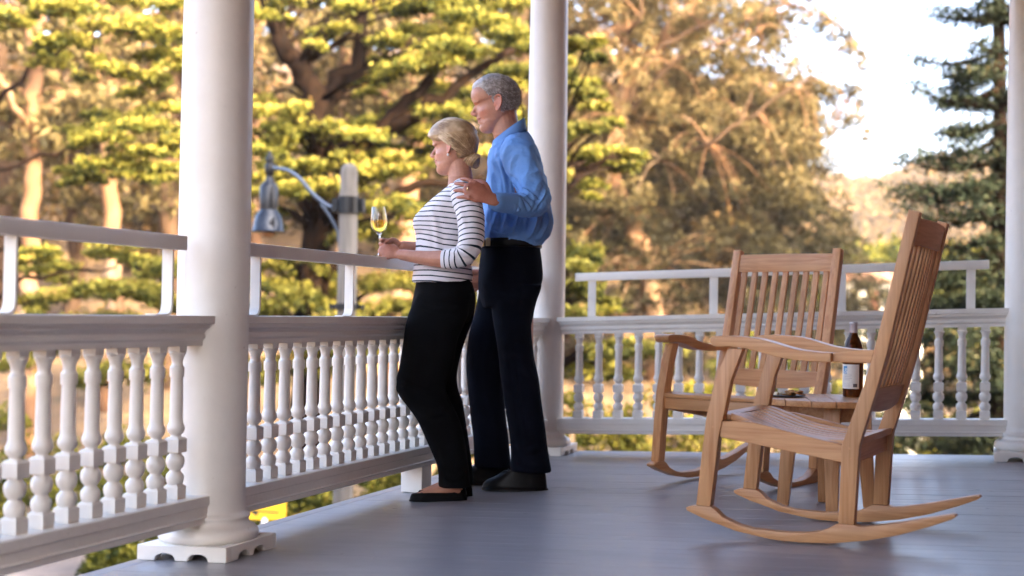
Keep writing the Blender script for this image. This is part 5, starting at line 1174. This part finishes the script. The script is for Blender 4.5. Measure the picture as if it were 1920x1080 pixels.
# ---- bushes below and beyond the porch
def bush(label, u, v, d, ru, rv, n, seed, hue=0., mt=SHR, size=(.06, .13)):
    g = np.random.default_rng(seed); c = at(u, v, d); gz = land_h(c.x, c.y); b = Vector((c.x, c.y, gz)); t = empty('bush', b); tag(t, label, 'bush', 'bushes below the porch'); S = FPX / d; R1 = ru / S; H = max(c.z + rv / S - gz, .6)
    stems = MB(); C_, H_ = [], []; k = 46
    for i in range(k):
        a = g.uniform(0, 6.28); r = R1 * math.sqrt(g.uniform(0, 1)); h = H * (1 - .35 * (r / R1) ** 2) * g.uniform(.35, 1); p = np.array([r * math.cos(a), r * math.sin(a), h]); rr = g.uniform(.22, .42) * max(.8, R1 * .5)
        q, hh = clump(p, rr, g, n // k, .7); C_.append(q); H_.append(hh + hue + g.normal() * .12)
        if i < 16: stems.add(*tube_geo([(p[0] * .2, p[1] * .2, 0), (p[0] * .6, p[1] * .6, h * .5), tuple(p)], [.03, .02, .008], 4, False))
    put('stems', stems.mesh('stems', True), BARK_B, t); C_ = np.vstack(C_); leaves('foliage', C_, g.uniform(size[0], size[1], len(C_)), np.clip(np.concatenate(H_), 0, 1), mt, t, .5, .6, 0, seed)
BU = [(1110, 740, 19, 120, 60, .15, 'yellow-green bush seen through the far railing next to the corner column'), (1290, 760, 21, 120, 50, .1, 'yellow-green bush behind the arm of the farther chair'), (1470, 770, 20, 120, 45, .12, 'yellow-green bush behind the round table'), (1620, 800, 22, 100, 40, -.1, 'olive bush behind the wine bottle'),
      (1760, 790, 24, 120, 60, -.25, 'dark bush at the foot of the conifer'), (1060, 830, 17, 110, 30, .2, 'low bright bush below the corner column'), (1330, 850, 18, 140, 25, .2, 'low bright bush showing under the far railing'), (900, 800, 20, 120, 60, .0, 'bush seen between the legs of the couple'),
      (700, 830, 21, 120, 50, -.05, 'bush below the railing beside the woman'), (560, 930, 19, 90, 20, -.1, 'low bush to the right of the yellow sign'), (250, 860, 20, 120, 60, -.1, 'bush behind the balusters left of the near column'), (40, 800, 22, 120, 60, -.15, 'bush at the lower left edge behind the balusters'), (230, 1010, 17.5, 60, 14, -.25, 'small dark bush beside the red kerb'), (1510, 680, 34, 80, 50, -.3, 'dark bush below the gum tree beside the little house'), (1420, 660, 34, 90, 60, -.3, 'dark bush under the right half of the gum tree')]
for i, (u, v, d, ru, rv, hu, lb) in enumerate(BU): bush(lb, u, v, d, ru, rv, 5200, 70 + i, hu)
def band():     # dark shrubbery along the foot of the far hill
    g = np.random.default_rng(90); C_, H_ = [], []
    for _ in range(260):
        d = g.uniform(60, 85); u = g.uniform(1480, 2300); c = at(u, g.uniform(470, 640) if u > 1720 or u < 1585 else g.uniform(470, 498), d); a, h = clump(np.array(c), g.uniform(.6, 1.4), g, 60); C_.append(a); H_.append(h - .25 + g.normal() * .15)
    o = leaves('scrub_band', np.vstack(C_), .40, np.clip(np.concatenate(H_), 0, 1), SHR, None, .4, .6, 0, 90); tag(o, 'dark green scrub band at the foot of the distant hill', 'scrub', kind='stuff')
band()

# ---- little house, lamp, sign, road
def cottage():
    p = at(1645, 560, 58); b = empty('cottage', (p.x, p.y, land_h(p.x, p.y)), R(-12)); tag(b, 'small white sunlit cottage glimpsed above the far railing', 'house'); zt = p.z - b.location.z
    W = noisy('cottage_wall', (.78, .74, .66), (.82, .79, .72), 2, .7); m = MB(); m.box((-1.3, 0, 0), (1.1, 3, zt + .75)); put('wall', m.mesh('wall'), W, b)
    m = MB(); m.prism([(-.35, zt + .752), (3.35, zt + .752), (1.5, zt + 1.5)], -1.6, 1.4, 'x'); put('roof', m.mesh('roof'), noisy('cottage_roof', (.25, .12, .08), (.32, .17, .1), 6, .8), b)
    for x in (-1.0, .45):
        m = MB(); m.box((x - .25, -.045, zt - .35), (x + .25, -.002, zt + .40)); f = put('window', m.mesh('window'), W, b)
        m = MB(); m.box((x - .20, -.052, zt - .30), (x + .20, -.0455, zt + .35)); put('pane', m.mesh('pane'), mat('dark_pane', (.03, .035, .04), .1)[0], f)
    m = MB(); m.box((-.35, -.03, zt - 1.1), (.05, -.002, zt + .35)); put('door', m.mesh('door'), noisy('door_paint', (.20, .07, .05), (.24, .09, .06), 3), b)
cottage()
def lamp():
    d = 14.; top = at(655, 306, d); gz = land_h(top.x, top.y); W = noisy('weathered_wood', (.09, .08, .07), (.17, .155, .135), 5, .9, .5, .01, stretch=(3, 3, .25)); DM = mat('black_iron', (.012, .013, .015), .4, .6)[0]
    po = empty('street_lamp', (top.x, top.y, gz)); tag(po, 'old street lamp: grey wooden post, curved blue-grey arm, bell-shaped metal shade', 'street lamp'); H = top.z - gz; r = .097
    m = MB(); m.lathe([(r * 1.08, 0), (r * 1.02, H * .5), (r * .98, H - .30), (r * .90, H - .28), (r * .90, H - .10), (r * .78, H - .04), (r * .45, H - .008), (.005, H)], 20); put('post', m.mesh('post', True, angle=45), W, po)
    for zz, rr, hh in ((at(655, 385, d).z - gz, .125, .085), (at(655, 575, d).z - gz, .135, .03)):
        m = MB(); m.lathe([(r, zz - hh), (rr * .92, zz - hh), (rr * .92, zz + hh), (r, zz + hh)], 20)
        rt3 = np.array([RT[0], RT[1], 0]); 
        for sg in (-1, 1): c = rt3 * sg * rr * 1.05; m.box((c[0] - .03, c[1] - .03, zz - hh * .8), (c[0] + .03, c[1] + .03, zz + hh * .8))
        put('clamp', m.mesh('clamp', True, angle=40), DM, po)
    o = Vector((top.x, top.y, gz)); L = lambda u, v: at(u, v, d) - o
    AR = mat('painted_steel_blue', (.06, .085, .13), .4, .4)[0]
    m = MB(); m.add(*tube_geo(catmull([tuple(L(640, 388)), tuple(L(615, 386)), tuple(L(585, 362)), tuple(L(562, 335)), tuple(L(540, 320)), tuple(L(515, 315)), tuple(L(502, 316))], 6), .021, 10)); put('arm', m.mesh('arm', True), AR, po)
    m = MB(); m.add(*tube_geo(catmull([tuple(L(603, 384)), tuple(L(618, 405)), tuple(L(632, 432)), tuple(L(637, 470))], 5), .014, 8)); put('brace', m.mesh('brace', True), AR, po)
    c = L(503, 435); z = lambda v: (L(503, v) - c).z; s = d / FPX
    CH = mat('weathered_aluminium', (.03, .034, .042), .26, .8)[0]
    m = MB(); m.lathe([(31 * s, z(436)), (32 * s, z(434)), (29.5 * s, z(431)), (28 * s, z(420)), (24.5 * s, z(405)), (17 * s, z(395)), (16.5 * s, z(393))], 28, tuple(c)); put('shade', m.mesh('shade', True, angle=60), CH, po)
    m = MB(); m.lathe([(16.5 * s, z(393)), (17.5 * s, z(385)), (17.5 * s, z(352)), (14 * s, z(345)), (7 * s, z(338)), (7 * s, z(330))], 24, tuple(c)); put('housing', m.mesh('housing', True, angle=45), mat('grey_metal', (.025, .027, .032), .35, .7)[0], po)
    m = MB(); m.lathe([(5 * s, z(331)), (9 * s, z(324)), (9 * s, z(310)), (6 * s, z(305)), (8 * s, z(298)), (4 * s, z(290)), (2 * s, z(282))], 16, tuple(c)); put('finial', m.mesh('finial', True, angle=45), DM, po)
    m = MB(); m.add(*ell((c[0], c[1], c[2] + z(437)), (13 * s, 13 * s, 9 * s), 16)); put('lamp_bowl', m.mesh('lamp_bowl', True), mat('dull_amber_glass', (.30, .15, .07), .2)[0], po)
lamp()
def sign():
    d = 15.5; a = at(537, 946, d); c = at(497, 950, d); gz = land_h(c.x, c.y); s = d / FPX; th = math.atan2(RT[1], RT[0]); e = empty('arrow_sign', (c.x, c.y, gz), th); tag(e, 'yellow sign with a black arrow, seen below the railing right of the near column', 'sign'); zc = c.z - gz
    w_, h_ = 40 * s, 25 * s; m = MB(); m.box((-w_, -.006, zc - h_), (w_, .006, zc + h_)); put('panel', bev(m.mesh('panel'), .004, 1), mat('sign_yellow', (.80, .46, .01), .45)[0], e)
    BKs = mat('sign_black', (.015, .015, .015), .5)[0]; m = MB(); zz = zc - 8.0 * s; t = 1.5 * s
    m.prism([(-20 * s, zz + t * .9), (26 * s, zz - t), (26 * s, zz - 3 * t), (-12 * s, zz - t * 1.1), (-14 * s, zz - 6 * t), (-17 * s, zz - 6 * t), (-30 * s, zz + t)], -.0085, -.0065, 'y'); put('arrow', m.mesh('arrow'), BKs, e)
    m = MB(); m.box((-.03, .0065, 0), (.03, .06, zc + h_)); put('post', m.mesh('post'), mat('galvanised', (.35, .35, .36), .5, .6)[0], e)
    q = at(496, 976, d - .8); g2 = land_h(q.x, q.y); k = empty('marker_post', (q.x, q.y, g2)); tag(k, 'short white round-topped marker post in front of the yellow sign', 'post'); hz = q.z - g2
    m = MB(); m.lathe([(.035, 0), (.035, hz - .03), (.030, hz + .005), (.018, hz + .025), (.002, hz + .032)], 16); put('marker_shaft', m.mesh('marker_shaft', True, angle=50), WHITE, k)
    m = MB(); m.lathe([(.0362, hz - .16), (.0362, hz - .10)], 16); put('band', m.mesh('band', True, angle=50), mat('red_band', (.5, .04, .03), .5)[0], k)
sign()
def road():
    # lane below the porch with a red-painted kerb
    A = at(-260, 1090, 22.4); B_ = at(190, 1064, 23.6); v = []
    dirv = Vector((B_.x - A.x, B_.y - A.y, 0)).normalized(); nrm = Vector((-dirv.y, dirv.x, 0)); 
    if nrm.dot(Vector((FW[0], FW[1], 0))) < 0: nrm = -nrm
    A0 = Vector((A.x, A.y, 0)) - dirv * 30; B0 = Vector((B_.x, B_.y, 0)) + dirv * 2.0; z = -3.14
    def quad(n0, n1, z0, z1, name, mt, y0=None):
        m = MB(); p = [A0 + nrm * n0, B0 + nrm * n0, B0 + nrm * n1, A0 + nrm * n1]; v = [(q.x, q.y, z0) for q in p] + [(q.x, q.y, z1) for q in p]
        m.add(v, [(3, 2, 1, 0), (4, 5, 6, 7), (0, 1, 5, 4), (1, 2, 6, 5), (2, 3, 7, 6), (3, 0, 4, 7)]); return put(name, m.mesh(name), mt)
    tag(quad(-7, -.001, z - .25, z, 'road', noisy('worn_asphalt', (.20, .16, .14), (.27, .22, .19), 4, .9, .3, .01)), kind='structure')
    tag(quad(.0, .16, z - .25, z + .13, 'kerb', noisy('kerb_red_paint', (.42, .05, .05), (.50, .09, .08), 6, .7)), kind='structure')
    tag(quad(.161, 1.6, z - .25, z + .125, 'pavement', noisy('pale_concrete', (.42, .34, .28), (.5, .42, .35), 3, .9)), kind='structure')
road()

def haze():
    m = bpy.data.materials.new('pale_air'); m.use_nodes = True; nt = m.node_tree; nt.nodes.clear(); o = N(nt, 'OutputMaterial'); v = N(nt, 'VolumePrincipled'); v.inputs['Color'].default_value = (.90, .88, .88, 1); v.inputs['Density'].default_value = .00028; v.inputs['Anisotropy'].default_value = .2; nt.links.new(v.outputs[0], o.inputs['Volume'])
    b = MB(); b.box((-1100, -700, -14), (1100, 1500, 95)); tag(put('haze', b.mesh('haze'), m), 'thin pale air in front of the distant hill', 'haze', kind='stuff')
haze()
SC.cycles.volume_bounces = 0
